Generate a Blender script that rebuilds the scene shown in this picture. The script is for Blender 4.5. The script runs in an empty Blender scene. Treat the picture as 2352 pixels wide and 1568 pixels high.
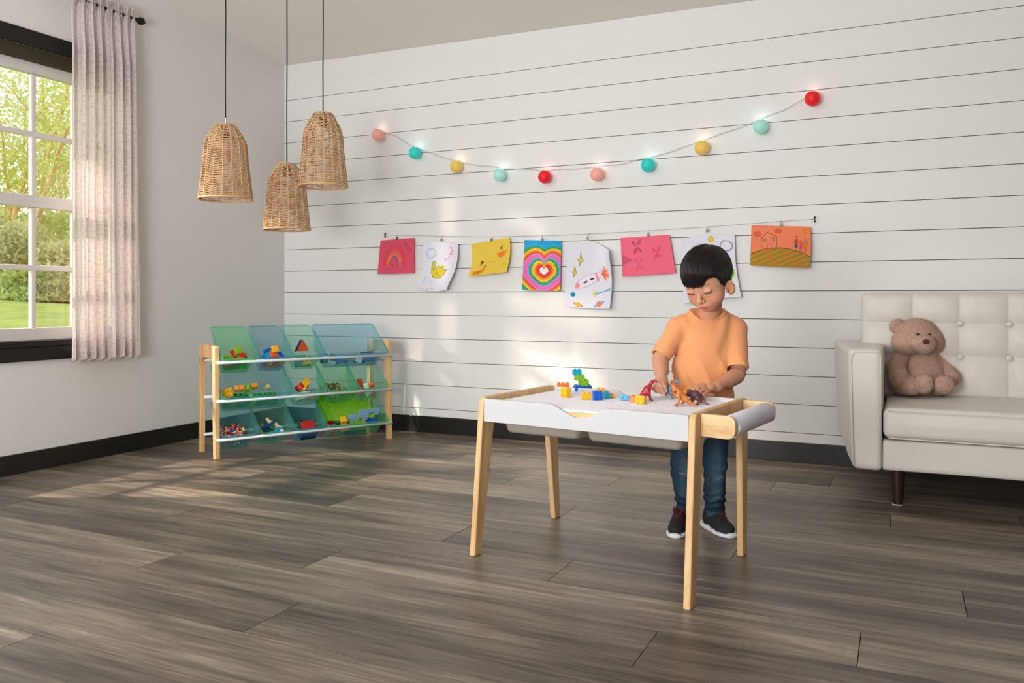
import bpy, bmesh, math, random
import numpy as np
from mathutils import Matrix, Vector, Euler
scene = bpy.context.scene
COL = scene.collection
PI = math.pi

# ---------------------------------------------------------------- camera (level, lens shifted)
FPX, CX0, HOR, CAMH = 1899.0, 1176.0, 684.0, 0.843
TH = math.atan2(896, 1899)
FW = np.array([-math.sin(TH), math.cos(TH), 0.0]); RW = np.array([math.cos(TH), math.sin(TH), 0.0]); UP = np.array([0, 0, 1.0])
CAM = np.array([3.8438, -4.4738, CAMH])
def ray(px, py): return FW + RW*(px-CX0)/FPX + UP*(HOR-py)/FPX
def onz(px, py, z=0.0): d = ray(px, py); return CAM + d*(z-CAMH)/d[2]
def ony(px, py, y=0.0): d = ray(px, py); return CAM + d*(y-CAM[1])/d[1]
def onx(px, py, x=0.0): d = ray(px, py); return CAM + d*(x-CAM[0])/d[0]
def ond(px, py, D): return CAM + ray(px, py)*D

cam_d = bpy.data.cameras.new('camera'); cam = bpy.data.objects.new('camera', cam_d); COL.objects.link(cam)
cam_d.sensor_width = 36.0; cam_d.lens = FPX/2352*36; cam_d.shift_y = -(784-HOR)/2352
cam_d.clip_start = 0.05; cam_d.clip_end = 200
cam.location = CAM; cam.rotation_euler = (PI/2, 0, TH)
scene.camera = cam

# ---------------------------------------------------------------- light and exposure
scene.view_settings.view_transform = 'Standard'; scene.view_settings.look = 'None'
scene.view_settings.gamma = 1.0; scene.view_settings.use_curve_mapping = False
scene.view_settings.exposure = -0.41
world = bpy.data.worlds.new('sky'); scene.world = world; world.use_nodes = True
wn = world.node_tree; wn.nodes.clear()
w_out = wn.nodes.new('ShaderNodeOutputWorld'); w_bg = wn.nodes.new('ShaderNodeBackground')
w_tc = wn.nodes.new('ShaderNodeTexCoord'); w_sep = wn.nodes.new('ShaderNodeSeparateXYZ'); w_r = wn.nodes.new('ShaderNodeValToRGB')
wn.links.new(w_tc.outputs['Generated'], w_sep.inputs[0]); wn.links.new(w_sep.outputs[2], w_r.inputs[0])
w_r.color_ramp.elements[0].position = 0.0; w_r.color_ramp.elements[0].color = (1.0, 0.965, 0.90, 1)
w_r.color_ramp.elements[1].position = 0.6; w_r.color_ramp.elements[1].color = (0.88, 0.93, 1.0, 1)
wn.links.new(w_r.outputs[0], w_bg.inputs[0]); w_bg.inputs[1].default_value = 1.75
wn.links.new(w_bg.outputs[0], w_out.inputs[0])

def light(kind, name, loc, target, energy, color=(1, 1, 1), size=1.0, size_y=None, angle=None, spot=None, radius=None):
    d = bpy.data.lights.new(name, kind); o = bpy.data.objects.new(name, d); COL.objects.link(o)
    d.energy = energy; d.color = color; o.location = loc
    v = Vector(target)-Vector(loc); o.rotation_euler = v.to_track_quat('-Z', 'Y').to_euler()
    if kind == 'AREA':
        d.shape = 'RECTANGLE'; d.size = size; d.size_y = size_y or size
    if kind == 'SUN': d.angle = math.radians(angle)
    if kind == 'SPOT':
        d.spot_size = math.radians(spot); d.spot_blend = 0.4; d.shadow_soft_size = radius
    return o
SUN_AZ, SUN_EL = math.radians(44), math.radians(13)
sd = Vector((math.sin(SUN_AZ)*math.cos(SUN_EL), math.cos(SUN_AZ)*math.cos(SUN_EL), -math.sin(SUN_EL)))
light('SUN', 'sun', (-6, -6, 4), tuple(Vector((-6, -6, 4))+sd), 2.6, (1.0, 0.86, 0.70), angle=3.2)
light('SPOT', 'added_floor_patch_spot', (-1.35, -3.10, 2.50), (0.85, -1.40, 0.1), 1300, (1.0, 0.84, 0.70), spot=40, radius=0.03)  # added spot outside the window, throws the light patch on the floor
light('AREA', 'key_softbox', (1.0, -7.4, 1.95), (2.0, 0, 1.0), 23, (0.985, 0.99, 1.0), size=0.9, size_y=1.3)
light('AREA', 'side_softbox', (0.45, -4.75, 1.75), (2.6, -0.6, 0.9), 14, (1.0, 0.985, 0.965), size=0.8, size_y=1.0)
light('AREA', 'overhead_softbox', (1.6, -3.9, 2.72), (1.9, -2.0, 0.4), 11, (0.99, 0.99, 1.0), size=2.2, size_y=1.3)
light('AREA', 'fill_softbox', (5.4, -5.9, 2.5), (3.0, -0.5, 0.5), 1.5, (0.95, 0.98, 1.0), size=2.2, size_y=1.4)
light('AREA', 'added_ceiling_uplight', (2.6, -5.3, 0.95), (2.0, -3.3, 2.9), 165, (0.97, 0.985, 1.0), size=1.2, size_y=1.2)  # unseen uplight added behind the camera to brighten the ceiling

# ---------------------------------------------------------------- mesh helpers
def T(x=0, y=0, z=0): m = np.eye(4); m[:3, 3] = (x, y, z); return m
def RZ(a): c, s = math.cos(a), math.sin(a); m = np.eye(4); m[0, 0] = c; m[0, 1] = -s; m[1, 0] = s; m[1, 1] = c; return m
def RX(a): c, s = math.cos(a), math.sin(a); m = np.eye(4); m[1, 1] = c; m[1, 2] = -s; m[2, 1] = s; m[2, 2] = c; return m
def RY(a): c, s = math.cos(a), math.sin(a); m = np.eye(4); m[0, 0] = c; m[0, 2] = s; m[2, 0] = -s; m[2, 2] = c; return m
def SC(x, y, z): return np.diag([x, y, z, 1.0])

class MB:
    def __init__(s): s.v = []; s.f = []; s.n = 0
    def add(s, v, f, M=None):
        v = np.asarray(v, float).reshape(-1, 3)
        if M is not None: v = v@np.asarray(M)[:3, :3].T+np.asarray(M)[:3, 3]
        s.v.append(v); s.f += [tuple(i+s.n for i in q) for q in f]; s.n += len(v); return s
    def box(s, x0, x1, y0, y1, z0, z1, M=None):
        v = [(x, y, z) for z in (z0, z1) for y in (y0, y1) for x in (x0, x1)]
        return s.add(v, [(0, 2, 3, 1), (4, 5, 7, 6), (0, 1, 5, 4), (2, 6, 7, 3), (0, 4, 6, 2), (1, 3, 7, 5)], M)
    def hexa(s, bot, top, M=None):
        return s.add(list(bot)+list(top), [(3, 2, 1, 0), (4, 5, 6, 7), (0, 1, 5, 4), (1, 2, 6, 5), (2, 3, 7, 6), (3, 0, 4, 7)], M)
    def prism(s, poly, z0, z1, M=None):
        n = len(poly)
        v = [(p[0], p[1], z0) for p in poly]+[(p[0], p[1], z1) for p in poly]
        return s.add(v, [tuple(range(n-1, -1, -1)), tuple(range(n, 2*n))]+[(i, (i+1) % n, n+(i+1) % n, n+i) for i in range(n)], M)
    def lathe(s, prof, n=24, M=None, cap=True):
        v = []; f = []; k = len(prof)
        for i in range(n):
            a = 2*PI*i/n; v += [(r*math.cos(a), r*math.sin(a), z) for r, z in prof]
        for i in range(n):
            j = (i+1) % n
            f += [(i*k+q, j*k+q, j*k+q+1, i*k+q+1) for q in range(k-1)]
        if cap:
            if prof[0][0] > 1e-6: f.append(tuple(i*k for i in range(n-1, -1, -1)))
            if prof[-1][0] > 1e-6: f.append(tuple(i*k+k-1 for i in range(n)))
        return s.add(v, f, M)
    def tube(s, pts, r, n=8, closed=False, M=None, cap=True, flat=1.0):
        P = np.asarray(pts, float); k = len(P); rr = np.broadcast_to(np.asarray(r, float), (k,))
        tg = np.roll(P, -1, 0)-np.roll(P, 1, 0)
        if not closed: tg[0] = P[1]-P[0]; tg[-1] = P[-1]-P[-2]
        tg /= np.linalg.norm(tg, axis=1)[:, None]+1e-12
        ref = np.array([0, 0, 1.0]) if abs(tg[0][2]) < 0.9 else np.array([1.0, 0, 0])
        a = np.cross(tg[0], ref); a /= np.linalg.norm(a); v = []
        for i in range(k):
            a = a-tg[i]*(a@tg[i]); a /= np.linalg.norm(a)+1e-12; b = np.cross(tg[i], a)
            for j in range(n):
                t = 2*PI*j/n; v.append(P[i]+rr[i]*(a*math.cos(t)+b*math.sin(t)*flat))
        f = []
        for i in range(k if closed else k-1):
            i2 = (i+1) % k
            f += [(i*n+j, i*n+(j+1) % n, i2*n+(j+1) % n, i2*n+j) for j in range(n)]
        if cap and not closed: f += [tuple(range(n-1, -1, -1)), tuple((k-1)*n+j for j in range(n))]
        return s.add(v, f, M)
    def sphere(s, c, r, nu=16, nv=10, M=None):
        r = np.broadcast_to(np.asarray(r, float), (3,)); v = [(c[0], c[1], c[2]-r[2])]
        for i in range(1, nv):
            p = -PI/2+PI*i/nv
            v += [(c[0]+r[0]*math.cos(p)*math.cos(2*PI*j/nu), c[1]+r[1]*math.cos(p)*math.sin(2*PI*j/nu), c[2]+r[2]*math.sin(p)) for j in range(nu)]
        v.append((c[0], c[1], c[2]+r[2])); f = []
        for j in range(nu):
            f.append((0, 1+(j+1) % nu, 1+j)); f.append((len(v)-1, 1+(nv-2)*nu+j, 1+(nv-2)*nu+(j+1) % nu))
            for i in range(nv-2):
                a = 1+i*nu; f.append((a+j, a+(j+1) % nu, a+nu+(j+1) % nu, a+nu+j))
        return s.add(v, f, M)
    def arr(s): return np.vstack(s.v)

ROOT = {}
def rootloc(o):
    while o is not None and o.parent is not None: o = o.parent
    return ROOT.get(o.name) if o is not None else None
def mk(name, v, f, mat, parent=None, world=False, smooth=False, bevel=0, seg=2, colors=None, solid=0, auto=None):
    """one mesh object; world=True means v is in world axes and the root empty has only a location"""
    v = np.asarray(v, float)
    if world and parent is not None: v = v-rootloc(parent)
    me = bpy.data.meshes.new(name)
    if isinstance(f, np.ndarray) and f.ndim == 2:
        k = f.shape[1]; nf = len(f)
        me.vertices.add(len(v)); me.vertices.foreach_set('co', v.astype(np.float32).ravel())
        me.loops.add(nf*k); me.loops.foreach_set('vertex_index', f.astype(np.int32).ravel())
        me.polygons.add(nf); me.polygons.foreach_set('loop_start', np.arange(0, nf*k, k, dtype=np.int32))
        me.update(calc_edges=True); me.validate()
    else: me.from_pydata(v.tolist(), [], f); me.update()
    for m in (mat if isinstance(mat, (list, tuple)) else [mat]): me.materials.append(m)
    if colors is not None:
        ca = me.color_attributes.new('Col', 'FLOAT_COLOR', 'POINT')
        c = np.ones((len(v), 4), np.float32); c[:, :3] = colors; ca.data.foreach_set('color', c.ravel())
    if smooth: me.polygons.foreach_set('use_smooth', [True]*len(me.polygons))
    o = bpy.data.objects.new(name, me); COL.objects.link(o)
    if parent is not None: o.parent = parent
    if auto is not None:
        me.polygons.foreach_set('use_smooth', [True]*len(me.polygons))
        try: me.set_sharp_from_angle(angle=math.radians(auto))
        except Exception: pass
    if bevel:
        b = o.modifiers.new('bevel', 'BEVEL'); b.width = bevel; b.segments = seg; b.limit_method = 'ANGLE'; b.angle_limit = math.radians(40)
    if solid:
        b = o.modifiers.new('solid', 'SOLIDIFY'); b.thickness = solid; b.offset = 0
    return o
def mb(name, m, mat, parent=None, **k): return mk(name, m.arr(), m.f, mat, parent, **k)
def tag(o, label=None, cat=None, group=None, kind=None):
    if label: o['label'] = label
    if cat: o['category'] = cat
    if group: o['group'] = group
    if kind: o['kind'] = kind
    return o
def thing(name, label, cat, loc=(0, 0, 0), rot=0.0, group=None):
    o = bpy.data.objects.new(name, None); COL.objects.link(o); o.empty_display_size = 0.05
    o.location = loc; o.rotation_euler = (0, 0, rot); ROOT[o.name] = np.array(loc, float)
    return tag(o, label, cat, group)
def struct(o): o['kind'] = 'structure'; return o
def kids(o): return [c for c in bpy.data.objects if c.parent == o]
def dup(o, parent=None, children=True):
    c = o.copy(); COL.objects.link(c)
    if parent is not None: c.parent = parent
    if children:
        for ch in kids(o): dup(ch, c)
    return c

# ---------------------------------------------------------------- implicit surfaces (naive surface nets)
class SDF:
    def __init__(s, lo, hi, h):
        s.lo = np.array(lo, float); s.h = h; s.n = np.ceil((np.array(hi)-s.lo)/h).astype(int)+1
        s.phi = np.full(s.n, 9.0, np.float32)
    def _win(s, lo, hi, pad):
        a = np.clip(np.floor((np.array(lo)-pad-s.lo)/s.h).astype(int), 0, s.n-1)
        b = np.clip(np.ceil((np.array(hi)+pad-s.lo)/s.h).astype(int)+1, 1, s.n)
        g = [s.lo[i]+s.h*np.arange(a[i], b[i]) for i in range(3)]
        X, Y, Z = np.meshgrid(*g, indexing='ij', sparse=True)
        return tuple(slice(a[i], b[i]) for i in range(3)), X, Y, Z
    def _mix(s, w, d, k, sub):
        p = s.phi[w]
        if p.size == 0: return
        if sub:
            if k <= 0: s.phi[w] = np.maximum(p, -d); return
            h = np.clip(0.5-0.5*(p+d)/k, 0, 1); s.phi[w] = p+(-d-p)*h+k*h*(1-h); return
        if k <= 0: s.phi[w] = np.minimum(p, d); return
        h = np.clip(0.5+0.5*(d-p)/k, 0, 1); s.phi[w] = d+(p-d)*h-k*h*(1-h)
    def cone(s, a, b, ra, rb, k=0.0, sub=False):
        a = np.array(a, float); b = np.array(b, float); R = max(ra, rb)
        w, X, Y, Z = s._win(np.minimum(a, b)-R, np.maximum(a, b)+R, 3*k+2*s.h)
        ab = b-a; L2 = ab@ab+1e-12
        t = np.clip(((X-a[0])*ab[0]+(Y-a[1])*ab[1]+(Z-a[2])*ab[2])/L2, 0, 1)
        d = np.sqrt((X-a[0]-t*ab[0])**2+(Y-a[1]-t*ab[1])**2+(Z-a[2]-t*ab[2])**2)-(ra+(rb-ra)*t)
        s._mix(w, d, k, sub); return s
    def path(s, pts, rs, k=0.0):
        for i in range(len(pts)-1): s.cone(pts[i], pts[i+1], rs[i], rs[i+1], k if i == 0 else max(k*0.4, 0.0))
        return s
    def ell(s, c, r, B=None, k=0.0, sub=False, ex=2.0):
        """ellipsoid, B rows are its axes"""
        c = np.array(c, float); r = np.array(r, float); B = np.eye(3) if B is None else np.asarray(B)
        e = np.sqrt(((B*r[:, None])**2).sum(0))*(1.0 if ex == 2 else 1.3)
        w, X, Y, Z = s._win(c-e, c+e, 3*k+2*s.h)
        x, y, z = X-c[0], Y-c[1], Z-c[2]
        q = [(B[i, 0]*x+B[i, 1]*y+B[i, 2]*z)/r[i] for i in range(3)]
        if ex == 2:
            k0 = np.sqrt(q[0]**2+q[1]**2+q[2]**2)+1e-9; k1 = np.sqrt((q[0]/r[0])**2+(q[1]/r[1])**2+(q[2]/r[2])**2)+1e-9
            d = k0*(k0-1)/k1
        else:
            k0 = (np.abs(q[0])**ex+np.abs(q[1])**ex+np.abs(q[2])**ex)**(1/ex); d = (k0-1)*r.min()
        s._mix(w, d, k, sub); return s
    def box(s, c, r, rnd, B=None, k=0.0, sub=False):
        c = np.array(c, float); r = np.array(r, float); B = np.eye(3) if B is None else np.asarray(B)
        e = np.sqrt(((B*r[:, None])**2).sum(0)); w, X, Y, Z = s._win(c-e, c+e, 3*k+2*s.h+0.002)
        x, y, z = X-c[0], Y-c[1], Z-c[2]
        q = [np.abs(B[i, 0]*x+B[i, 1]*y+B[i, 2]*z)-(r[i]-rnd) for i in range(3)]
        o = np.sqrt(np.maximum(q[0], 0)**2+np.maximum(q[1], 0)**2+np.maximum(q[2], 0)**2)
        d = o+np.minimum(np.maximum(np.maximum(q[0], q[1]), q[2]), 0)-rnd
        s._mix(w, d, k, sub); return s
    def half(s, p, nrm):
        nrm = np.array(nrm, float); nrm /= np.linalg.norm(nrm); g = [s.lo[i]+s.h*np.arange(s.n[i]) for i in range(3)]
        X, Y, Z = np.meshgrid(*g, indexing='ij', sparse=True)
        s.phi = np.maximum(s.phi, ((X-p[0])*nrm[0]+(Y-p[1])*nrm[1]+(Z-p[2])*nrm[2]).astype(np.float32)); return s
    def disp(s, fn):
        g = [s.lo[i]+s.h*np.arange(s.n[i]) for i in range(3)]
        m = np.abs(s.phi) < 0.03
        I = np.nonzero(m); s.phi[m] += fn(g[0][I[0]], g[1][I[1]], g[2][I[2]]).astype(np.float32); return s
    def mesh(s):
        p = s.phi; inn = p < 0; N = p.shape
        acc = np.zeros(tuple(x-1 for x in N)+(3,), np.float32); cnt = np.zeros(tuple(x-1 for x in N), np.float32)
        offs = [(0, 1), (0, 1)]
        cr = []
        for ax in range(3):
            sl0 = [slice(None)]*3; sl1 = [slice(None)]*3; sl0[ax] = slice(0, -1); sl1[ax] = slice(1, None)
            A = inn[tuple(sl0)]; Bn = inn[tuple(sl1)]; X = A != Bn; cr.append((X, A))
            I = np.nonzero(X); pa = p[tuple(sl0)][I]; pb = p[tuple(sl1)][I]; t = pa/(pa-pb)
            base = np.stack(I, 1).astype(np.float32); base[:, ax] += t
            o = [i for i in range(3) if i != ax]
            for da in (0, 1):
                for db in (0, 1):
                    J = [I[0].copy(), I[1].copy(), I[2].copy()]; J[o[0]] -= da; J[o[1]] -= db
                    ok = np.ones(len(J[0]), bool)
                    for i in range(3): ok &= (J[i] >= 0) & (J[i] < N[i]-1)
                    idx = (J[0][ok], J[1][ok], J[2][ok])
                    np.add.at(acc, idx, base[ok]); np.add.at(cnt, idx, 1)
        I = np.nonzero(cnt > 0); vid = np.full(cnt.shape, -1, np.int64); vid[I] = np.arange(len(I[0]))
        V = acc[I]/cnt[I][:, None]*s.h+s.lo
        F = []
        for ax in range(3):
            X, A = cr[ax]; I = np.nonzero(X); o = [(ax+1) % 3, (ax+2) % 3]; q = []
            ok = np.ones(len(I[0]), bool)
            for i in o: ok &= (I[i] >= 1) & (I[i] < N[i]-1)
            I = tuple(k[ok] for k in I); a = A[I]
            for da, db in ((1, 1), (0, 1), (0, 0), (1, 0)):
                J = [I[0].copy(), I[1].copy(), I[2].copy()]; J[o[0]] -= da; J[o[1]] -= db; q.append(vid[tuple(J)])
            Q = np.stack(q, 1); Q[~a] = Q[~a][:, ::-1]; F.append(Q)
        return V.astype(float), np.vstack(F)

# ---------------------------------------------------------------- materials
def lin(r, g=None, b=None):
    if g is None: r, g, b = r
    return tuple(((c/255)/12.92 if c/255 <= 0.04045 else ((c/255+0.055)/1.055)**2.4) for c in (r, g, b))
def newmat(name):
    m = bpy.data.materials.new(name); m.use_nodes = True; nt = m.node_tree; nt.nodes.clear()
    out = nt.nodes.new('ShaderNodeOutputMaterial'); b = nt.nodes.new('ShaderNodeBsdfPrincipled'); nt.links.new(b.outputs[0], out.inputs[0])
    return m, nt, b, out
def mat(name, col, rough=0.5, spec=0.5, metal=0.0, var=0.0, vscale=20, bump=0.0, bscale=60, sheen=0.0, emit=None, es=0.0, trans=0.0, sss=0.0, vstretch=None, vcol=False, coat=0.0):
    m, nt, b, out = newmat(name); L = nt.links.new; N = nt.nodes.new
    b.inputs['Base Color'].default_value = (*col, 1); b.inputs['Roughness'].default_value = rough
    b.inputs['Specular IOR Level'].default_value = spec; b.inputs['Metallic'].default_value = metal
    if sheen: b.inputs['Sheen Weight'].default_value = sheen; b.inputs['Sheen Roughness'].default_value = 0.5
    if coat: b.inputs['Coat Weight'].default_value = coat
    if sss: b.inputs['Subsurface Weight'].default_value = sss; b.inputs['Subsurface Radius'].default_value = (0.010, 0.004, 0.002); b.inputs['Subsurface Scale'].default_value = 0.6
    if emit: b.inputs['Emission Color'].default_value = (*emit, 1); b.inputs['Emission Strength'].default_value = es
    if trans: b.inputs['Transmission Weight'].default_value = trans
    tc = N('ShaderNodeTexCoord'); src = tc.outputs['Object']
    if vstretch:
        mp = N('ShaderNodeMapping'); mp.inputs['Scale'].default_value = vstretch; L(src, mp.inputs[0]); src = mp.outputs[0]
    base = None
    if vcol:
        at = N('ShaderNodeVertexColor'); at.layer_name = 'Col'; base = at.outputs['Color']; L(base, b.inputs['Base Color'])
    if var:
        n = N('ShaderNodeTexNoise'); n.inputs['Scale'].default_value = vscale; n.inputs['Detail'].default_value = 4; L(src, n.inputs['Vector'])
        mr = N('ShaderNodeMapRange'); mr.inputs[1].default_value = 0.3; mr.inputs[2].default_value = 0.7; mr.inputs[3].default_value = 1-var; mr.inputs[4].default_value = 1+var
        L(n.outputs[0], mr.inputs[0]); mx = N('ShaderNodeVectorMath'); mx.operation = 'SCALE'
        if base: L(base, mx.inputs[0])
        else: mx.inputs[0].default_value = col
        L(mr.outputs[0], mx.inputs['Scale']); L(mx.outputs[0], b.inputs['Base Color'])
    if bump:
        n2 = N('ShaderNodeTexNoise'); n2.inputs['Scale'].default_value = bscale; n2.inputs['Detail'].default_value = 5; L(src, n2.inputs['Vector'])
        bp = N('ShaderNodeBump'); bp.inputs['Strength'].default_value = bump; bp.inputs['Distance'].default_value = 0.002; L(n2.outputs[0], bp.inputs['Height']); L(bp.outputs[0], b.inputs['Normal'])
    return m
def woodmat(name, cols, axis, scale=1.0, rough=0.45, perobj=True, contrast=1.0, world=True, ring=0.5):
    """streaky wood; axis = grain direction index, colours dark..light"""
    m, nt, b, out = newmat(name); L = nt.links.new; N = nt.nodes.new
    tc = N('ShaderNodeTexCoord'); gm = N('ShaderNodeNewGeometry'); src = gm.outputs['Position'] if world else tc.outputs['Object']
    oi = N('ShaderNodeObjectInfo'); ml = N('ShaderNodeMath'); ml.operation = 'MULTIPLY'; ml.inputs[1].default_value = 37.0; L(oi.outputs['Random'], ml.inputs[0])
    ad = N('ShaderNodeVectorMath'); ad.operation = 'ADD'; L(src, ad.inputs[0])
    if perobj: L(ml.outputs[0], ad.inputs[1])
    def noise(sc, det, st):
        mp = N('ShaderNodeMapping'); s3 = [sc, sc, sc]; s3[axis] = sc*st; mp.inputs['Scale'].default_value = s3; L(ad.outputs[0], mp.inputs[0])
        n = N('ShaderNodeTexNoise'); n.inputs['Scale'].default_value = 1.0; n.inputs['Detail'].default_value = det; n.inputs['Roughness'].default_value = 0.6; n.inputs['Distortion'].default_value = ring; L(mp.outputs[0], n.inputs['Vector']); return n
    n1 = noise(11*scale, 3, 0.09); n2 = noise(55*scale, 6, 0.06); n3 = noise(210*scale, 4, 0.04)
    m1 = N('ShaderNodeMath'); m1.operation = 'MULTIPLY_ADD'; L(n2.outputs[0], m1.inputs[0]); m1.inputs[1].default_value = 0.75; L(n1.outputs[0], m1.inputs[2])
    m2 = N('ShaderNodeMath'); m2.operation = 'MULTIPLY_ADD'; L(n3.outputs[0], m2.inputs[0]); m2.inputs[1].default_value = 0.42; L(m1.outputs[0], m2.inputs[2])
    m3 = N('ShaderNodeMath'); m3.operation = 'MULTIPLY_ADD'; L(oi.outputs['Random'], m3.inputs[0]); m3.inputs[1].default_value = 0.24 if perobj else 0.0; L(m2.outputs[0], m3.inputs[2])
    m4 = N('ShaderNodeMath'); m4.operation = 'MULTIPLY'; m4.inputs[1].default_value = 0.5; L(m3.outputs[0], m4.inputs[0]); cr = N('ShaderNodeValToRGB'); L(m4.outputs[0], cr.inputs[0]); k = len(cols); c0 = 0.60
    w = 0.17/contrast
    cr.color_ramp.elements[0].position = c0-w; cr.color_ramp.elements[0].color = (*cols[0], 1)
    cr.color_ramp.elements[1].position = c0+w; cr.color_ramp.elements[1].color = (*cols[-1], 1)
    for i in range(1, k-1):
        e = cr.color_ramp.elements.new(c0-w+2*w*i/(k-1)); e.color = (*cols[i], 1)
    L(cr.outputs[0], b.inputs['Base Color']); b.inputs['Roughness'].default_value = rough; b.inputs['Specular IOR Level'].default_value = 0.4
    bp = N('ShaderNodeBump'); bp.inputs['Strength'].default_value = 0.25; bp.inputs['Distance'].default_value = 0.001; L(m2.outputs[0], bp.inputs['Height']); L(bp.outputs[0], b.inputs['Normal'])
    return m
def clearmat(name, col, alpha=0.45, rough=0.15):
    """thin tinted see-through plastic"""
    m = bpy.data.materials.new(name); m.use_nodes = True; nt = m.node_tree; nt.nodes.clear(); L = nt.links.new; N = nt.nodes.new
    out = N('ShaderNodeOutputMaterial'); tr = N('ShaderNodeBsdfTransparent'); df = N('ShaderNodeBsdfDiffuse'); tl = N('ShaderNodeBsdfTranslucent'); gl = N('ShaderNodeBsdfGlossy')
    tint = tuple(0.58+0.42*c for c in col); tr.inputs[0].default_value = (*tint, 1)
    for s in (df, tl): s.inputs[0].default_value = (*[0.15+0.85*c for c in col], 1)
    gl.inputs['Roughness'].default_value = rough
    a = N('ShaderNodeMixShader'); a.inputs[0].default_value = 0.5; L(df.outputs[0], a.inputs[1]); L(tl.outputs[0], a.inputs[2])
    b = N('ShaderNodeMixShader'); b.inputs[0].default_value = alpha; L(tr.outputs[0], b.inputs[1]); L(a.outputs[0], b.inputs[2])
    fr = N('ShaderNodeLayerWeight'); fr.inputs[0].default_value = 0.06; c = N('ShaderNodeMixShader'); L(fr.outputs['Facing'], c.inputs[0]); L(b.outputs[0], c.inputs[1]); L(gl.outputs[0], c.inputs[2])
    L(c.outputs[0], out.inputs[0]); return m
# ================================================================= THE ROOM
W_PAINT = mat('white_wall_paint', lin(220, 217, 214), rough=0.7, spec=0.25, var=0.012, vscale=3, bump=0.08, bscale=180)
W_BOARD = mat('white_board_paint', lin(230, 230, 229), rough=0.5, spec=0.35, var=0.015, vscale=5, bump=0.10, bscale=90, vstretch=(0.12, 1, 1))
GAP = mat('board_gap_brown', lin(92, 62, 48), rough=0.9, spec=0.1)
CEIL = mat('ceiling_paint', lin(236, 231, 224), rough=0.85, spec=0.1, var=0.01, vscale=2)
BLACK = mat('black_trim_paint', lin(26, 24, 22), rough=0.32, spec=0.5, bump=0.04, bscale=30)
BLACKW = mat('black_window_paint', lin(20, 17, 16), rough=0.4, spec=0.4)
OLIVE = mat('dark_olive_reveal', lin(58, 52, 36), rough=0.6, spec=0.3)
FLOORM = woodmat('grey_oak_plank', [lin(52, 46, 40), lin(78, 70, 61), lin(104, 94, 83), lin(134, 122, 107), lin(168, 155, 137)], 0, scale=1.0, rough=0.38, contrast=0.92)
UNDER = mat('dark_underlay', lin(40, 35, 30), rough=0.9)

ceilA = 0.106                                   # the ceiling rises towards the camera and drops a little to the right
_p = ony(1735, 0, 0); ceilB = (_p[2]-2.44)/_p[0]
def ceil_z(x, y): return 2.44+ceilB*x-ceilA*y
YF, XR = -9.0, 6.6
# window opening in the left wall
WY0, WY1, WZ0, WZ1 = -2.52, -1.285, 0.634, 2.066
m = MB()
def wallpoly(pts, x=0.0, th=0.12):
    m.hexa([(x-th, *p) for p in pts], [(x, *p) for p in pts])
wallpoly([(YF, 0), (WY0, 0), (WY0, ceil_z(0, WY0)), (YF, ceil_z(0, YF))])
wallpoly([(WY1, 0), (0.12, 0), (0.12, ceil_z(0, 0)), (WY1, ceil_z(0, WY1))])
wallpoly([(WY0, 0), (WY1, 0), (WY1, WZ0-0.03), (WY0, WZ0-0.03)])
wallpoly([(WY0, WZ1), (WY1, WZ1), (WY1, ceil_z(0, WY1)), (WY0, ceil_z(0, WY0))])
struct(mb('wall_left', m, W_PAINT))
m = MB(); m.hexa([(XR, YF, 0), (XR+0.1, YF, 0), (XR+0.1, 0.12, 0), (XR, 0.12, 0)], [(XR, YF, ceil_z(XR, YF)), (XR+0.1, YF, ceil_z(XR, YF)), (XR+0.1, 0.12, ceil_z(XR, 0.12)), (XR, 0.12, ceil_z(XR, 0.12))])
struct(mb('wall_right', m, mat('bounce_cutting_grey', lin(128, 124, 120), rough=0.8)))  # unseen wall, grey chosen to cut bounced light on the right side
m = MB(); c4 = [(-0.12, YF), (XR+0.1, YF), (XR+0.1, 0.12), (-0.12, 0.12)]
m.hexa([(x, y, ceil_z(x, y)+0.001) for x, y in c4], [(x, y, ceil_z(x, y)+0.09) for x, y in c4])
struct(mb('ceiling', m, CEIL))
m = MB(); m.box(-0.12, XR+0.1, YF, 0.12, -0.1, -0.009)
floor = struct(mb('floor', m, UNDER))
# planks: seams measured across the room, butt joints every 1.6 m
seams = [0.0, -0.08, -0.30, -0.52, -0.735, -0.93, -1.12, -1.335, -1.54, -1.765, -1.985, -2.207, -2.427, -2.65, -2.877, -3.108]
while seams[-1] > -5.3: seams.append(seams[-1]-0.222)
joints = {0: 0.85, 1: 2.507, 2: 0.35, 3: 3.32-1.6*2, 4: 1.05, 5: 3.805-3.2, 6: 1.567, 7: 2.652-1.6, 8: 1.743, 9: 0.80, 10: 1.288, 11: 0.55, 12: 1.685, 13: 2.338-1.6, 14: 1.378, 15: 1.882-1.6, 16: 1.2}
rng = random.Random(4)
for r in range(len(seams)-1):
    y1, y0 = seams[r]-0.0010, seams[r+1]+0.0010
    j = joints.get(r-0, None)
    row = {0: 2.507, 1: 1.2, 2: 0.35, 3: 0.12, 4: 1.05, 5: 0.605, 6: 1.567, 7: 1.052, 8: 1.743, 9: 0.80, 10: 1.288, 11: 0.55, 12: 1.685, 13: 0.738, 14: 1.378, 15: 0.282}.get(r, rng.uniform(0, 1.6))
    x = row-1.6
    while x > 0: x -= 1.6
    while x < XR:
        a, b = max(x, 0)+0.0011, min(x+1.6, XR)-0.0011
        if b-a > 0.05:
            q = MB(); q.box(a, b, y0, y1, -0.009, 0.0); mb('plank', q, FLOORM, floor)
        x += 1.6
m = MB(); m.box(0, XR, YF, seams[-1], -0.009, -0.001); mb('far_planks', m, FLOORM, floor)['kind'] = 'stuff'
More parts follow.
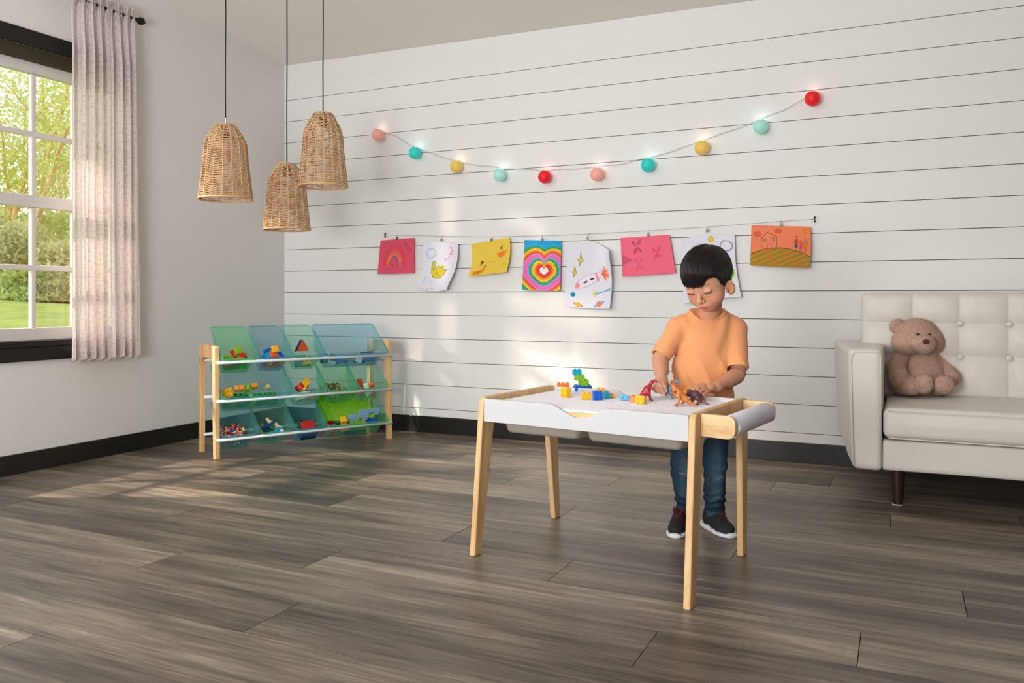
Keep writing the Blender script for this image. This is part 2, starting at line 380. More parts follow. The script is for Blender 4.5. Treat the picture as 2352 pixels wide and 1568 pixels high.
# back wall of shiplap boards
m = MB(); cc = [(0, 0.012), (XR, 0.012), (XR, 0.12), (0, 0.12)]
m.hexa([(x, y, 0) for x, y in cc], [(x, y, ceil_z(x, y)) for x, y in cc])
wb = struct(mb('wall_back', m, GAP))
zs = [2.1965-0.1463*k for k in range(15)]+[0.0]
def board(x0, x1, z0, z1, tops=None):
    q = MB(); g = 0.0016
    t0, t1 = (z1-g, z1-g) if tops is None else tops
    q.hexa([(x0+0.0004, 0, z0+g), (x1-0.0004, 0, z0+g), (x1-0.0004, 0.012, z0+g), (x0+0.0004, 0.012, z0+g)],
           [(x0+0.0004, 0, t0), (x1-0.0004, 0, t1), (x1-0.0004, 0.012, t1), (x0+0.0004, 0.012, t0)])
    o = mb('board', q, W_BOARD, wb, bevel=0.0007, seg=1); return o
board(0, XR, zs[0], 0, (ceil_z(0, 0), ceil_z(XR, 0)))
for k in range(len(zs)-1):
    j = 2.352 if k in (9, 8) else (rng.uniform(4.4, 6.0) if k % 2 else rng.uniform(4.6, 5.8))
    board(0, j, zs[k+1], zs[k]); board(j, XR, zs[k+1], zs[k])
m = MB(); m.box(0.0, XR, -0.016, 0, 0.0, 0.101); struct(mb('baseboard_back', m, BLACK, bevel=0.002))
m = MB(); m.box(0.0, 0.016, YF, -0.016, 0.0, 0.096); struct(mb('baseboard_left', m, BLACK, bevel=0.002))

# ---- window_1: black casing, white sash with muntins, one pane per opening
SASH = mat('white_sash_paint', lin(205, 200, 196), rough=0.4, spec=0.4)
GLASS = bpy.data.materials.new('window_glass'); GLASS.use_nodes = True; _n = GLASS.node_tree; _n.nodes.clear()
_o = _n.nodes.new('ShaderNodeOutputMaterial'); _t = _n.nodes.new('ShaderNodeBsdfTransparent'); _g = _n.nodes.new('ShaderNodeBsdfGlossy'); _x = _n.nodes.new('ShaderNodeMixShader')
_t.inputs[0].default_value = (0.97, 0.98, 0.96, 1); _g.inputs['Roughness'].default_value = 0.02; _x.inputs[0].default_value = 0.05
_n.links.new(_t.outputs[0], _x.inputs[1]); _n.links.new(_g.outputs[0], _x.inputs[2]); _n.links.new(_x.outputs[0], _o.inputs[0])
win = bpy.data.objects.new('window_1', None); COL.objects.link(win); struct(win); ROOT['window_1'] = np.zeros(3)
m = MB(); m.box(0.0, 0.02, WY0-0.09, WY1+0.06, WZ1, WZ1+0.078); mb('head_casing', m, BLACKW, win, bevel=0.002)
m = MB(); m.box(-0.12, 0.0, WY0, WY1, WZ1-0.062, WZ1); mb('head_jamb', m, OLIVE, win)
m = MB(); m.box(-0.12, 0.030, WY0-0.10, WY1+0.06, WZ0-0.030, WZ0); mb('sill', m, BLACKW, win, bevel=0.003)
m = MB(); m.box(0.0, 0.016, WY0-0.09, WY1+0.05, WZ0-0.098, WZ0-0.030); mb('apron', m, BLACKW, win, bevel=0.002)
for y0, y1 in ((WY0-0.09, WY0), (WY1, WY1+0.05)):
    m = MB(); m.box(0.0, 0.018, y0, y1, WZ0-0.03, WZ1); mb('side_casing', m, BLACKW, win, bevel=0.002)
ys = [WY0+0.055]; muny = [-2.237, -2.012, -1.787, -1.562]
mx0, mx1 = -0.062, -0.036
frame = MB()
for y0, y1 in ((WY0, WY0+0.05), (WY1-0.05, WY1)): frame.box(-0.075, -0.03, y0, y1, WZ0, WZ1-0.062)
for z0, z1 in ((WZ1-0.115, WZ1-0.062), (1.290, 1.350), (WZ0, 0.695)): frame.box(-0.076, -0.029, WY0+0.05, WY1-0.05, z0, z1)
sash = mb('sash', frame, SASH, win, bevel=0.004)
for y in muny:
    for z0, z1 in ((0.695, 1.290), (1.350, WZ1-0.115)):
        m = MB(); m.box(mx0, mx1, y-0.0125, y+0.0125, z0, z1); mb('muntin', m, SASH, sash, bevel=0.005)
for z in (0.992, 1.652):
    m = MB(); m.box(mx0-0.0008, mx1+0.0008, WY0+0.05, WY1-0.05, z-0.013, z+0.013); mb('muntin', m, SASH, sash, bevel=0.005)
ye = [WY0+0.05]+muny+[WY1-0.05]
for i in range(5):
    for z0, z1 in ((0.695, 0.980), (1.004, 1.290), (1.350, 1.640), (1.664, WZ1-0.115)):
        m = MB(); m.box(-0.0505, -0.0485, ye[i]+(0.0125 if i else 0), ye[i+1]-(0.0125 if i < 4 else 0), z0, z1); mb('pane', m, GLASS, sash)

# ================================================================= GARDEN beyond the window
def gz(x, y): return 0.10+0.066*max(0.0, -x-0.5)
LAWN = mat('lawn_green', lin(176, 190, 82), rough=0.9, var=0.25, vscale=1.6, bump=0.6, bscale=40)
m = MB(); n = 24; v = []; f = []
for i in range(n+1):
    for j in range(n+1):
        x = -0.35-24*i/n; y = -12+40*j/n; v.append((x, y, gz(x, y)+0.03*math.sin(x*1.3+y)*min(1, -x/5)))
f = [(i*(n+1)+j, (i+1)*(n+1)+j, (i+1)*(n+1)+j+1, i*(n+1)+j+1) for i in range(n) for j in range(n)]
m.add(v, f); lawn = mb('lawn', m, LAWN, smooth=True); tag(lawn, 'sunlit green lawn rising behind the window panes', 'lawn'); lawn['kind'] = 'stuff'
def leafmat(name, c1, c2, tl=0.5):
    mm = bpy.data.materials.new(name); mm.use_nodes = True; nt = mm.node_tree; nt.nodes.clear(); L = nt.links.new; N = nt.nodes.new
    o = N('ShaderNodeOutputMaterial'); g = N('ShaderNodeNewGeometry'); ns = N('ShaderNodeTexNoise'); ns.inputs['Scale'].default_value = 5; L(g.outputs['Position'], ns.inputs[0])
    r = N('ShaderNodeValToRGB'); r.color_ramp.elements[0].position = 0.35; r.color_ramp.elements[1].position = 0.65
    r.color_ramp.elements[0].color = (*c1, 1); r.color_ramp.elements[1].color = (*c2, 1); L(ns.outputs[0], r.inputs[0])
    d = N('ShaderNodeBsdfDiffuse'); t = N('ShaderNodeBsdfTranslucent'); L(r.outputs[0], d.inputs[0]); L(r.outputs[0], t.inputs[0])
    x = N('ShaderNodeMixShader'); x.inputs[0].default_value = tl; L(d.outputs[0], x.inputs[1]); L(t.outputs[0], x.inputs[2]); L(x.outputs[0], o.inputs[0]); return mm
BUSHM = leafmat('hedge_leaf', lin(206, 206, 140), lin(236, 232, 180)); BUSH2 = leafmat('shrub_leaf', lin(190, 208, 120), lin(228, 236, 156))
TREEL = leafmat('tree_leaf', lin(200, 220, 116), lin(240, 236, 170), 0.6)
BARK = mat('pale_bark', lin(226, 190, 128), rough=0.8, var=0.15, vscale=6, bump=0.3, bscale=30)
MULCH = mat('red_mulch', lin(196, 140, 90), rough=0.95, var=0.3, vscale=14, bump=0.8, bscale=30)
nr = np.random.RandomState(3)
def leaves(centers, s, asp=0.55):
    n = len(centers); a = nr.normal(size=(n, 3)); a /= np.linalg.norm(a, axis=1)[:, None]
    b = np.cross(a, nr.normal(size=(n, 3))); b /= np.linalg.norm(b, axis=1)[:, None]
    s = s*(0.6+0.8*nr.rand(n))[:, None]
    V = np.stack([centers-a*s, centers+b*s*asp, centers+a*s, centers-b*s*asp], 1).reshape(-1, 3)
    return V, np.arange(4*n).reshape(-1, 4)
def bush(loc, r, n, lm, label, s=0.05, group=None):
    t = thing('shrub', label, 'shrub', loc, 0, group)
    d = nr.normal(size=(n, 3)); d /= np.linalg.norm(d, axis=1)[:, None]; d[:, 2] = np.abs(d[:, 2])*1.0
    lump = 1+0.13*np.sin(d[:, 0]*7+loc[0])*np.sin(d[:, 1]*6+loc[1])+0.08*np.sin(d[:, 2]*11)
    c = d*np.array(r)*(lump*(0.72+0.28*nr.rand(n)**0.5))[:, None]
    V, F = leaves(c, s); mk('foliage', V, F, lm, t)
    q = MB()
    for i in range(5):
        a = nr.rand()*6.28; q.tube([(0, 0, -0.05), (0.1*math.cos(a), 0.1*math.sin(a), r[2]*0.35), (r[0]*0.4*math.cos(a), r[1]*0.4*math.sin(a), r[2]*0.7)], [0.03, 0.02, 0.01], 5)
    mb('stem', q, BARK, t)
    return t
def garden(px, D, dz=0.0):
    p = ond(px, HOR, D); p[2] = gz(p[0], p[1])+dz; return tuple(p)
bush(garden(20, 16.6), (1.05, 1.1, 1.62), 5200, BUSHM, 'large rounded pale green hedge shrub behind the left window panes', 0.055)
bush(garden(112, 17.2), (0.72, 0.8, 1.15), 3000, BUSH2, 'mid green shrub behind the right window panes below the tree trunks', 0.05)
bush(garden(165, 16.5), (0.75, 0.9, 1.35), 3000, BUSHM, 'dense shrub seen right at the edge of the sheer curtain', 0.05)
bush(garden(60, 15.9), (0.55, 0.6, 0.62), 1600, BUSH2, 'low bright fern-like shrub in front of the hedge', 0.06)
bush(garden(125, 16.0), (0.5, 0.5, 0.42), 1400, BUSHM, 'low whitish flowering shrub at the edge of the mulch bed', 0.05)
bush(garden(-60, 17.0), (1.3, 1.3, 1.7), 3000, BUSHM, 'hedge shrub at the far left edge of the window', 0.06)
bush(garden(70, 21), (3.2, 3.0, 2.0), 7000, BUSH2, 'tall broad green thicket far behind the tree trunks', 0.08)
q = MB(); c0 = np.array(garden(70, 16.4)); v = []; f = []
for i in range(30):
    for j, w in enumerate((-0.75, 0.75)):
        p = c0+RW*(i-15)*0.35+FW*(w+0.12*math.sin(i*1.7+j)); v.append((p[0], p[1], gz(p[0], p[1])+0.035))
f = [(2*i, 2*i+1, 2*i+3, 2*i+2) for i in range(29)]
q.add(v, f); tag(mb('mulch_bed', q, MULCH, solid=0.03), 'reddish mulch bed along the foot of the garden shrubs', 'mulch', kind='stuff')
def tree(px, D, limbs, label, nleaf, hh=5.0, seed=1):
    loc = garden(px, D); t = thing('tree', label, 'tree', loc); rr = np.random.RandomState(seed); tips = []
    for li, (dx, r0) in enumerate(limbs):
        q = MB(); pts = []; p = np.array([dx*0.12, rr.normal()*0.05, -0.1]); d = np.array([dx*0.22, rr.normal()*0.08, 1.0]); stepn = 11
        for i in range(stepn):
            pts.append(p.copy()); d += np.array([rr.normal()*0.10+0.02*dx, rr.normal()*0.08, 0]); d /= np.linalg.norm(d); p = p+d*hh/stepn
            if i > 3: tips.append(p.copy())
        P = [RW*a[0]+FW*a[1]+UP*a[2] for a in pts]; q.tube(P, np.linspace(r0, r0*0.35, stepn), 7)
        for i in range(4, stepn-1, 2):
            e = pts[i]; dd = np.array([rr.choice([-1, 1])*rr.uniform(0.4, 0.8), rr.normal()*0.3, 0.75]); br = [e, e+dd*0.35, e+dd*0.8+np.array([0, 0, .12]), e+dd*1.3+np.array([0, 0, .3])]
            tips += [br[2], br[3]]; q.tube([RW*a[0]+FW*a[1]+UP*a[2] for a in br], [r0*0.4, r0*0.3, r0*0.2, r0*0.1], 5)
        mb('trunk', q, BARK, t, smooth=True)
    tips = np.array(tips); tips = tips[tips[:, 2] > 1.5]; c = tips[rr.randint(len(tips), size=nleaf)]+rr.normal(size=(nleaf, 3))*np.array([0.36, 0.5, 0.36])
    C3 = c[:, :1]*RW+c[:, 1:2]*FW+c[:, 2:]*UP
    V, F = leaves(C3, 0.05); mk('foliage', V, F, TREEL, t)
tree(122, 19.5, [(-1.2, .085), (-.3, .07), (.5, .08), (1.3, .06)], 'pale many-stemmed tree with slender yellow trunks behind the right panes', 5200, 5.5, 3)
tree(28, 18.8, [(-1.5, .08), (-.5, .07), (.6, .08), (1.5, .06), (0, .06)], 'pale many-stemmed tree behind the upper left panes', 5200, 5.8, 5)
tree(190, 19.5, [(-1, .07), (.2, .07), (1, .06)], 'pale tree mostly behind the sheer curtain', 3000, 5.5, 8)
# ================================================================= CURTAIN AND ROD
RODM = mat('dark_bronze_rod', lin(34, 27, 25), rough=0.3, metal=0.6)
rod = thing('curtain_rod', 'dark bronze curtain rod with a ball finial above the window', 'curtain rod', (0.085, -1.9, 2.40))
fin = onx(322, 48, 0.085); rz = fin[2]; ry = fin[1]; rod.location = (0.085, -1.9, rz); ROOT[rod.name] = np.array((0.085, -1.9, rz))
m = MB(); m.tube([(0.085, -2.75, rz), (0.085, ry-0.03, rz)], 0.0095, 12); mb('pole', m, RODM, rod, world=True, smooth=True)
prof = [(0.0, -0.032), (0.010, -0.032), (0.012, -0.024), (0.007, -0.020), (0.012, -0.012), (0.019, -0.006), (0.0215, 0.004), (0.019, 0.015), (0.012, 0.022), (0.009, 0.024), (0.0075, 0.029), (0.0045, 0.034), (0.0, 0.035)]
m = MB(); m.lathe(prof, 20, T(0.085, ry, rz)@RX(-PI/2)); mb('finial', m, RODM, rod, world=True, smooth=True)
m = MB(); m.lathe(prof, 20, T(0.085, -2.77, rz)@RX(PI/2)); mb('finial', m, RODM, rod, world=True, smooth=True)
for y in (ry-0.05, -2.72):
    m = MB(); m.box(0.0, 0.004, y-0.012, y+0.012, rz-0.035, rz+0.02); m.tube([(0.004, y, rz-0.015), (0.06, y, rz-0.022), (0.085, y, rz-0.012)], 0.005, 8); mb('bracket', m, RODM, rod, world=True)
def curtainmat():
    m = bpy.data.materials.new('sheer_linen'); m.use_nodes = True; nt = m.node_tree; nt.nodes.clear(); L = nt.links.new; N = nt.nodes.new
    o = N('ShaderNodeOutputMaterial'); d = N('ShaderNodeBsdfDiffuse'); t = N('ShaderNodeBsdfTranslucent'); tr = N('ShaderNodeBsdfTransparent')
    tc = N('ShaderNodeTexCoord'); mp = N('ShaderNodeMapping'); mp.inputs['Scale'].default_value = (1, 260, 60); L(tc.outputs['Object'], mp.inputs[0])
    n = N('ShaderNodeTexNoise'); n.inputs['Scale'].default_value = 1; L(mp.outputs[0], n.inputs[0])
    mp2 = N('ShaderNodeMapping'); mp2.inputs['Scale'].default_value = (1, 60, 300); L(tc.outputs['Object'], mp2.inputs[0])
    n2 = N('ShaderNodeTexNoise'); n2.inputs['Scale'].default_value = 1; L(mp2.outputs[0], n2.inputs[0])
    ad = N('ShaderNodeMath'); ad.operation = 'ADD'; L(n.outputs[0], ad.inputs[0]); L(n2.outputs[0], ad.inputs[1])
    r = N('ShaderNodeValToRGB'); L(ad.outputs[0], r.inputs[0]); r.color_ramp.elements[0].position = 0.75; r.color_ramp.elements[0].color = (*lin(208, 197, 196), 1)
    r.color_ramp.elements[1].position = 1.0; r.color_ramp.elements[1].color = (*lin(234, 223, 222), 1)
    mr = N('ShaderNodeMath'); mr.operation = 'MULTIPLY_ADD'; L(ad.outputs[0], mr.inputs[0]); mr.inputs[1].default_value = -0.22; mr.inputs[2].default_value = 0.34
    L(r.outputs[0], d.inputs[0]); L(r.outputs[0], t.inputs[0])
    a = N('ShaderNodeMixShader'); a.inputs[0].default_value = 0.42; L(d.outputs[0], a.inputs[1]); L(t.outputs[0], a.inputs[2])
    b = N('ShaderNodeMixShader'); L(mr.outputs[0], b.inputs[0]); L(a.outputs[0], b.inputs[1]); L(tr.outputs[0], b.inputs[2]); L(b.outputs[0], o.inputs[0]); return m
CURT = curtainmat()
def curtain(y0, y1, y0b, y1b, zb, label, ph=0.0):
    """y0..y1 along the rod, y0b..y1b along the hem; folds deepen downwards"""
    nu, nv = 260, 90; U = np.linspace(0, 1, nu); Zt = rz+0.045; v = np.zeros((nv, nu, 3))
    rr = np.random.RandomState(int(ph*10)+2); cum = np.cumsum(0.6+0.8*rr.rand(nu)); cum = (cum-cum[0])/(cum[-1]-cum[0])
    base = 7.2*2*PI
    for i in range(nv):
        s = i/(nv-1); z = Zt+(zb-Zt)*s; head = np.exp(-((z-rz)/0.028)**2)
        y = (y0+(y1-y0)*U)*(1-s)+(y0b+(y1b-y0b)*U)*s
        big = 0.020*np.sin(base*cum+ph+0.5*math.sin(3*s))+0.007*np.sin(base*2.3*cum+1+ph+s)
        fine = 0.004*np.sin(46*2*PI*U+ph)+0.002*np.sin(71*2*PI*U)
        amp = min(1.0, 0.15+s*5); x = 0.088+big*amp+fine*math.exp(-s*22)*2.0
        x = np.where(abs(z-rz) < 0.02, 0.085+np.sign(x-0.085)*np.maximum(abs(x-0.085), 0.010), x)
        v[i, :, 0] = np.maximum(x, 0.042); v[i, :, 1] = y+0.006*np.sin(base*cum+ph+1.2)*amp
        v[i, :, 2] = z+(0.010*np.sin(base*cum+ph)*s if s > 0.97 else 0)+(0.004*np.sin(38*2*PI*U) if i < 2 else 0)
    F = [(i*nu+j, (i+1)*nu+j, (i+1)*nu+j+1, i*nu+j+1) for i in range(nv-1) for j in range(nu-1)]
    t = thing('curtain', label, 'curtain', (0.085, (y0+y1)/2, zb)); mk('fabric', v.reshape(-1, 3), F, CURT, t, world=True, smooth=True)
    hem = v.copy(); sel = hem[-6:, :, :].copy(); sel[:, :, 0] += 0.0015
    mk('hem', sel.reshape(-1, 3), [(i*nu+j, (i+1)*nu+j, (i+1)*nu+j+1, i*nu+j+1) for i in range(5) for j in range(nu-1)], CURT, t, world=True, smooth=True)
ya = onx(160, 300, 0.088)[1]; yb = onx(308, 60, 0.088)[1]; yc = onx(317, 822, 0.088)[1]
curtain(ya, yb, ya, yc, onx(240, 824, 0.088)[2], 'sheer beige linen curtain hanging beside the window')

# ================================================================= PENDANT LAMPS
RATTAN = mat('natural_rattan', lin(200, 160, 118), rough=0.55, spec=0.35, var=0.22, vscale=28)
RATTAN2 = mat('rattan_rib', lin(206, 166, 124), rough=0.55, var=0.12, vscale=25)
CORD = mat('black_cord', lin(28, 26, 26), rough=0.6); SILV = mat('chrome', (0.7, 0.7, 0.7), rough=0.25, metal=1.0)
BULBM = mat('socket_black', lin(30, 26, 24), rough=0.5)
def pendant(px, ytop, ybot, D, wpx, label, metal=False, seed=1):
    tp = ond(px, ytop, D); bt = ond(px, ybot-6, D); H = tp[2]-bt[2]; R = wpx*D/FPX/2
    zc = ceil_z(tp[0], tp[1]); t = thing('pendant_lamp', label, 'lamp', (tp[0], tp[1], zc), 0, 'rattan pendant lamps in the corner')
    zt = tp[2]-zc
    m = MB(); m.tube([(0, 0, -0.02), (0.001, 0, zt*0.4), (-0.001, 0, zt*0.7), (0, 0, zt-0.02)], 0.0032, 8); mb('cord', m, CORD, t, smooth=True)
    m = MB(); m.lathe([(0.0, 0), (0.05, 0), (0.05, -0.018), (0.012, -0.024), (0, -0.024)], 20); mb('canopy', m, CORD, t, smooth=True)
    if metal:
        m = MB(); m.lathe([(0, zt+0.036), (0.0055, zt+0.036), (0.0055, zt), (0, zt)], 10); mb('cord_grip', m, SILV, t)
    m = MB(); m.lathe([(0, zt-0.012), (0.018, zt-0.014), (0.021, zt-0.075), (0, zt-0.076)], 14); mb('socket', m, BULBM, t, smooth=True)
    # shade: dome shoulder then a long slightly flaring skirt
    P = [(0.26, 0.0), (0.36, 0.010), (0.50, 0.075), (0.66, 0.17), (0.755, 0.24), (0.785, 0.31), (0.84, 0.55), (0.92, 0.78), (0.99, 1.0)]
    pr = np.array([p[0] for p in P])*R; pz = np.array([p[1] for p in P])*H
    rad = lambda s: np.interp(s, pz, pr)
    rr = np.random.RandomState(seed); nrib = 16; nw = 42; q = MB()
    offs = rr.rand()*6.28; sk = rr.normal(size=nrib)*0.35
    for i in range(nw):
        s = H*(0.012+0.975*i/(nw-1)); pts = []
        for j in range(nrib):
            a = offs+2*PI*j/nrib; w = 0.0022*(1 if (i+j) % 2 else -1)
            slope = 0.0045*(1 if j % 2 else -1)*(0.6+0.4*math.sin(i*0.4+j))
            for e, sg in ((0.04, -1), (0.5, 0), (0.96, 1)):
                aa = a+2*PI/nrib*e; r0 = rad(s)*(1-0.014*(1-abs(sg)))+w*(1 if e < 0.5 else (0 if e == 0.5 else -1))
                zz = -s+slope*sg+rr.normal()*0.0008; pts.append((r0*math.cos(aa), r0*math.sin(aa), zt+zz))
        q.tube(pts, 0.0020+0.0004*rr.rand(), 5, closed=True, flat=1.25)
    sh = mb('shade', q, RATTAN, t, smooth=True)
    for j in range(nrib):
        a = offs+2*PI*j/nrib; q = MB(); q.tube([(rad(H*s)*math.cos(a), rad(H*s)*math.sin(a), zt-H*s) for s in np.linspace(0, 1, 14)], 0.0028, 5); mb('rib', q, RATTAN2, sh, smooth=True)
    q = MB()
    for s, r_ in ((1.0, 0.0048), (0.0, 0.004)):
        q = MB(); q.tube([(rad(H*s)*math.cos(a), rad(H*s)*math.sin(a), zt-H*s) for a in np.linspace(0, 2*PI, 40)[:-1]], r_, 6, closed=True)
        mb('rim', q, RATTAN2, sh, smooth=True)
    for k in range(3):
        q = MB(); a = offs+2*PI*k/3; q.tube([(0.016*math.cos(a), 0.016*math.sin(a), zt-0.04), (rad(0.0)*math.cos(a), rad(0.0)*math.sin(a), zt-0.003)], 0.0016, 5)
        mb('spoke', q, BULBM, sh)
pendant(518, 287, 463, 4.10, 121, 'leftmost woven rattan pendant lamp on a black cord', True, 1)
pendant(659, 376, 533, 4.45, 106, 'lowest and smallest-looking woven rattan pendant lamp, between the two others', False, 2)
pendant(742, 260, 434, 4.28, 112, 'highest woven rattan pendant lamp, rightmost, in front of the shiplap wall', False, 3)

# ================================================================= LANTERN STRING
WIRE = mat('clear_wire', lin(205, 205, 203), rough=0.3, spec=0.6)
lp = [(868, 310, 'pink'), (953, 351, 'teal'), (1048, 382, 'yellow'), (1148, 402, 'aqua'), (1251, 406, 'red'), (1371, 400, 'pink'), (1488, 379, 'teal'), (1612, 339, 'yellow'), (1747, 291, 'aqua'), (1866, 226, 'red')]
lc = {'pink': (240, 165, 150), 'teal': (40, 200, 190), 'yellow': (228, 190, 96), 'aqua': (165, 222, 212), 'red': (226, 12, 24)}
def lantmat(c):
    m, nt, b, out = newmat('lantern_'+c); col = lin(*lc[c]); b.inputs['Base Color'].default_value = (*col, 1); b.inputs['Roughness'].default_value = 0.45
    b.inputs['Emission Color'].default_value = (*col, 1); b.inputs['Emission Strength'].default_value = 0.22
    tc = nt.nodes.new('ShaderNodeTexCoord'); w = nt.nodes.new('ShaderNodeTexWave'); w.bands_direction = 'Z'; w.inputs['Scale'].default_value = 90; w.inputs['Distortion'].default_value = 2.5
    nt.links.new(tc.outputs['Object'], w.inputs[0]); bp = nt.nodes.new('ShaderNodeBump'); bp.inputs['Strength'].default_value = 0.35; bp.inputs['Distance'].default_value = 0.001
    nt.links.new(w.outputs[0], bp.inputs['Height']); nt.links.new(bp.outputs[0], b.inputs['Normal']); return m
LM = {c: lantmat(c) for c in lc}
LEDM = mat('lit_led', (1, 1, 1), emit=(1.0, 0.95, 0.9), es=6.0)
wirepts = [(857, 296), (880, 302), (905, 311), (953, 339), (1000, 355), (1048, 371), (1100, 380), (1148, 385), (1200, 389), (1251, 391), (1310, 388), (1371, 383), (1430, 376), (1488, 362), (1550, 346), (1612, 322), (1680, 300), (1747, 274), (1800, 252), (1858, 222)]
anchor = ony(868, 300, -0.012); ls = thing('lantern_string', 'string of ten small round paper lantern lights on the shiplap wall', 'string lights', tuple(anchor))
W3 = np.array([ony(x, y, -0.014) for x, y in wirepts]); ss = np.linspace(0, len(W3)-1, 420)
Wf = np.stack([np.interp(ss, range(len(W3)), W3[:, k]) for k in range(3)], 1)
for ph in (0, PI):
    q = MB(); w = Wf.copy(); w[:, 2] += 0.0018*np.sin(ss*9+ph)+0.002*np.sin(ss*4.1); w[:, 1] += 0.0018*np.cos(ss*9+ph); q.tube(w, 0.0011, 5); mb('wire', q, WIRE, ls, world=True, smooth=True)
for i, (x, y, c) in enumerate(lp):
    p = ony(x, y, -0.052); R = 0.0385; g = MB(); nu, nv = 26, 18; v = []
    for a in range(nv+1):
        th = PI*(0.06+0.88*a/nv); rr_ = R*(1+0.012*math.sin(a*PI))
        for b_ in range(nu): ang = 2*PI*b_/nu; v.append((p[0]+rr_*math.sin(th)*math.cos(ang), p[1]+rr_*math.sin(th)*math.sin(ang), p[2]+R*math.cos(th)))
    f = [(a*nu+b_, (a+1)*nu+b_, (a+1)*nu+(b_+1) % nu, a*nu+(b_+1) % nu) for a in range(nv) for b_ in range(nu)]
    g.add(v, f); la = mb('lantern', g, LM[c], ls, world=True, smooth=True); la['label'] = c.replace('aqua', 'pale aqua')+' paper lantern'
    g = MB(); top = p+UP*R; g.tube([top-UP*0.004, top+UP*0.004, ony(x+2, y-14, -0.016)], 0.0014, 5)
    g.tube([top-UP*0.008+RW*0.012, top+UP*0.001+RW*0.006, top+UP*0.001-RW*0.006, top-UP*0.008-RW*0.012], 0.0008, 4); mb('hanger', g, SILV, la, world=True)
    g = MB(); g.sphere(top-UP*0.012, 0.0035, 8, 6); mb('bulb', g, LEDM, la, world=True)
    ld = bpy.data.lights.new('lantern_glow', 'POINT'); lo = bpy.data.objects.new('lantern_glow', ld); COL.objects.link(lo); lo.parent = ls
    lo.location = Vector(top+UP*0.010+np.array([0, 0.012, 0])-anchor); ld.energy = 0.05; ld.color = tuple(0.45+0.55*k for k in lin(*lc[c])); ld.shadow_soft_size = 0.006
# ================================================================= SOFA
LEA = mat('cream_leather', lin(220, 215, 207), rough=0.42, spec=0.4, var=0.02, vscale=6, bump=0.16, bscale=260)
DARKW = mat('dark_walnut', lin(42, 24, 18), rough=0.35, var=0.2, vscale=8)
FELT = mat('pale_foot_pad', lin(190, 188, 182), rough=0.5)
sofa = thing('sofa', 'cream leather sofa with a button-tufted back against the shiplap wall', 'sofa', (4.65, -0.45, 0))
XL, XE = 3.772, 5.55                        # inner faces of the arms
def arm(mir):
    s = SDF((XL-0.32, -0.92, 0.10), (XL+0.06, -0.02, 0.68), 0.0075)
    x0f, x0b = XL-0.112, XL-0.225
    g = [s.lo[i]+s.h*np.arange(s.n[i]) for i in range(3)]; X, Y, Z = np.meshgrid(*g, indexing='ij', sparse=True)
    t = np.clip((Y+0.84)/0.76, 0, 1); left = x0f+(x0b-x0f)*t*0.92-0.018*np.clip((Z-0.14)/0.5, 0, 1); zb = 0.148+0.05*t
    r = 0.022
    cx = (left+XL)/2; hx = (XL-left)/2-r; ax = np.abs(X-cx)-hx; ay = np.abs(Y+0.455)-(0.395-r); zc = (zb+0.637)/2; az = np.abs(Z-zc)-((0.637-zb)/2-r)
    s.phi = (np.sqrt(np.maximum(ax, 0)**2+np.maximum(ay, 0)**2+np.maximum(az, 0)**2)+np.minimum(np.maximum(np.maximum(ax, ay), az), 0)-r).astype(np.float32)
    s.disp(lambda x, y, z: 0.0015*np.sin(x*30+z*14)*np.sin(y*17)+0.0022*np.exp(-((y+0.832)/0.004)**2)*(np.abs(x-XL+0.0)<0.2)*0)
    v, f = s.mesh()
    if mir: v[:, 0] = XL+XE-v[:, 0]; f = f[:, ::-1]
    a = mk('arm', v, f, LEA, sofa, world=True, smooth=True)
    # stitched seam round the front face of the arm
    xs0, xs1 = XL-0.104, XL-0.006; q = MB(); loop = [(xs0, -0.8525, 0.165), (xs0-0.012, -0.8525, 0.60), (xs0, -0.851, 0.625), (xs1, -0.851, 0.626), (xs1+0.001, -0.8525, 0.60), (xs1, -0.8525, 0.165)]
    if mir: loop = [(XL+XE-p[0], p[1], p[2]) for p in loop]
    q.tube(loop, 0.0022, 6); mb('piping', q, LEA, a, world=True, smooth=True)
arm(False); arm(True)
s = SDF((XL-0.02, -0.88, 0.12), (XE+0.02, -0.04, 0.32), 0.0085)
s.box(((XL+XE)/2, -0.45, 0.213), ((XE-XL)/2+0.002, 0.385, 0.062), 0.012)
s.disp(lambda x, y, z: 0.0012*np.sin(x*9+z*20)); v, f = s.mesh(); mk('base', v, f, LEA, sofa, world=True, smooth=True)
mid = (XL+XE)/2
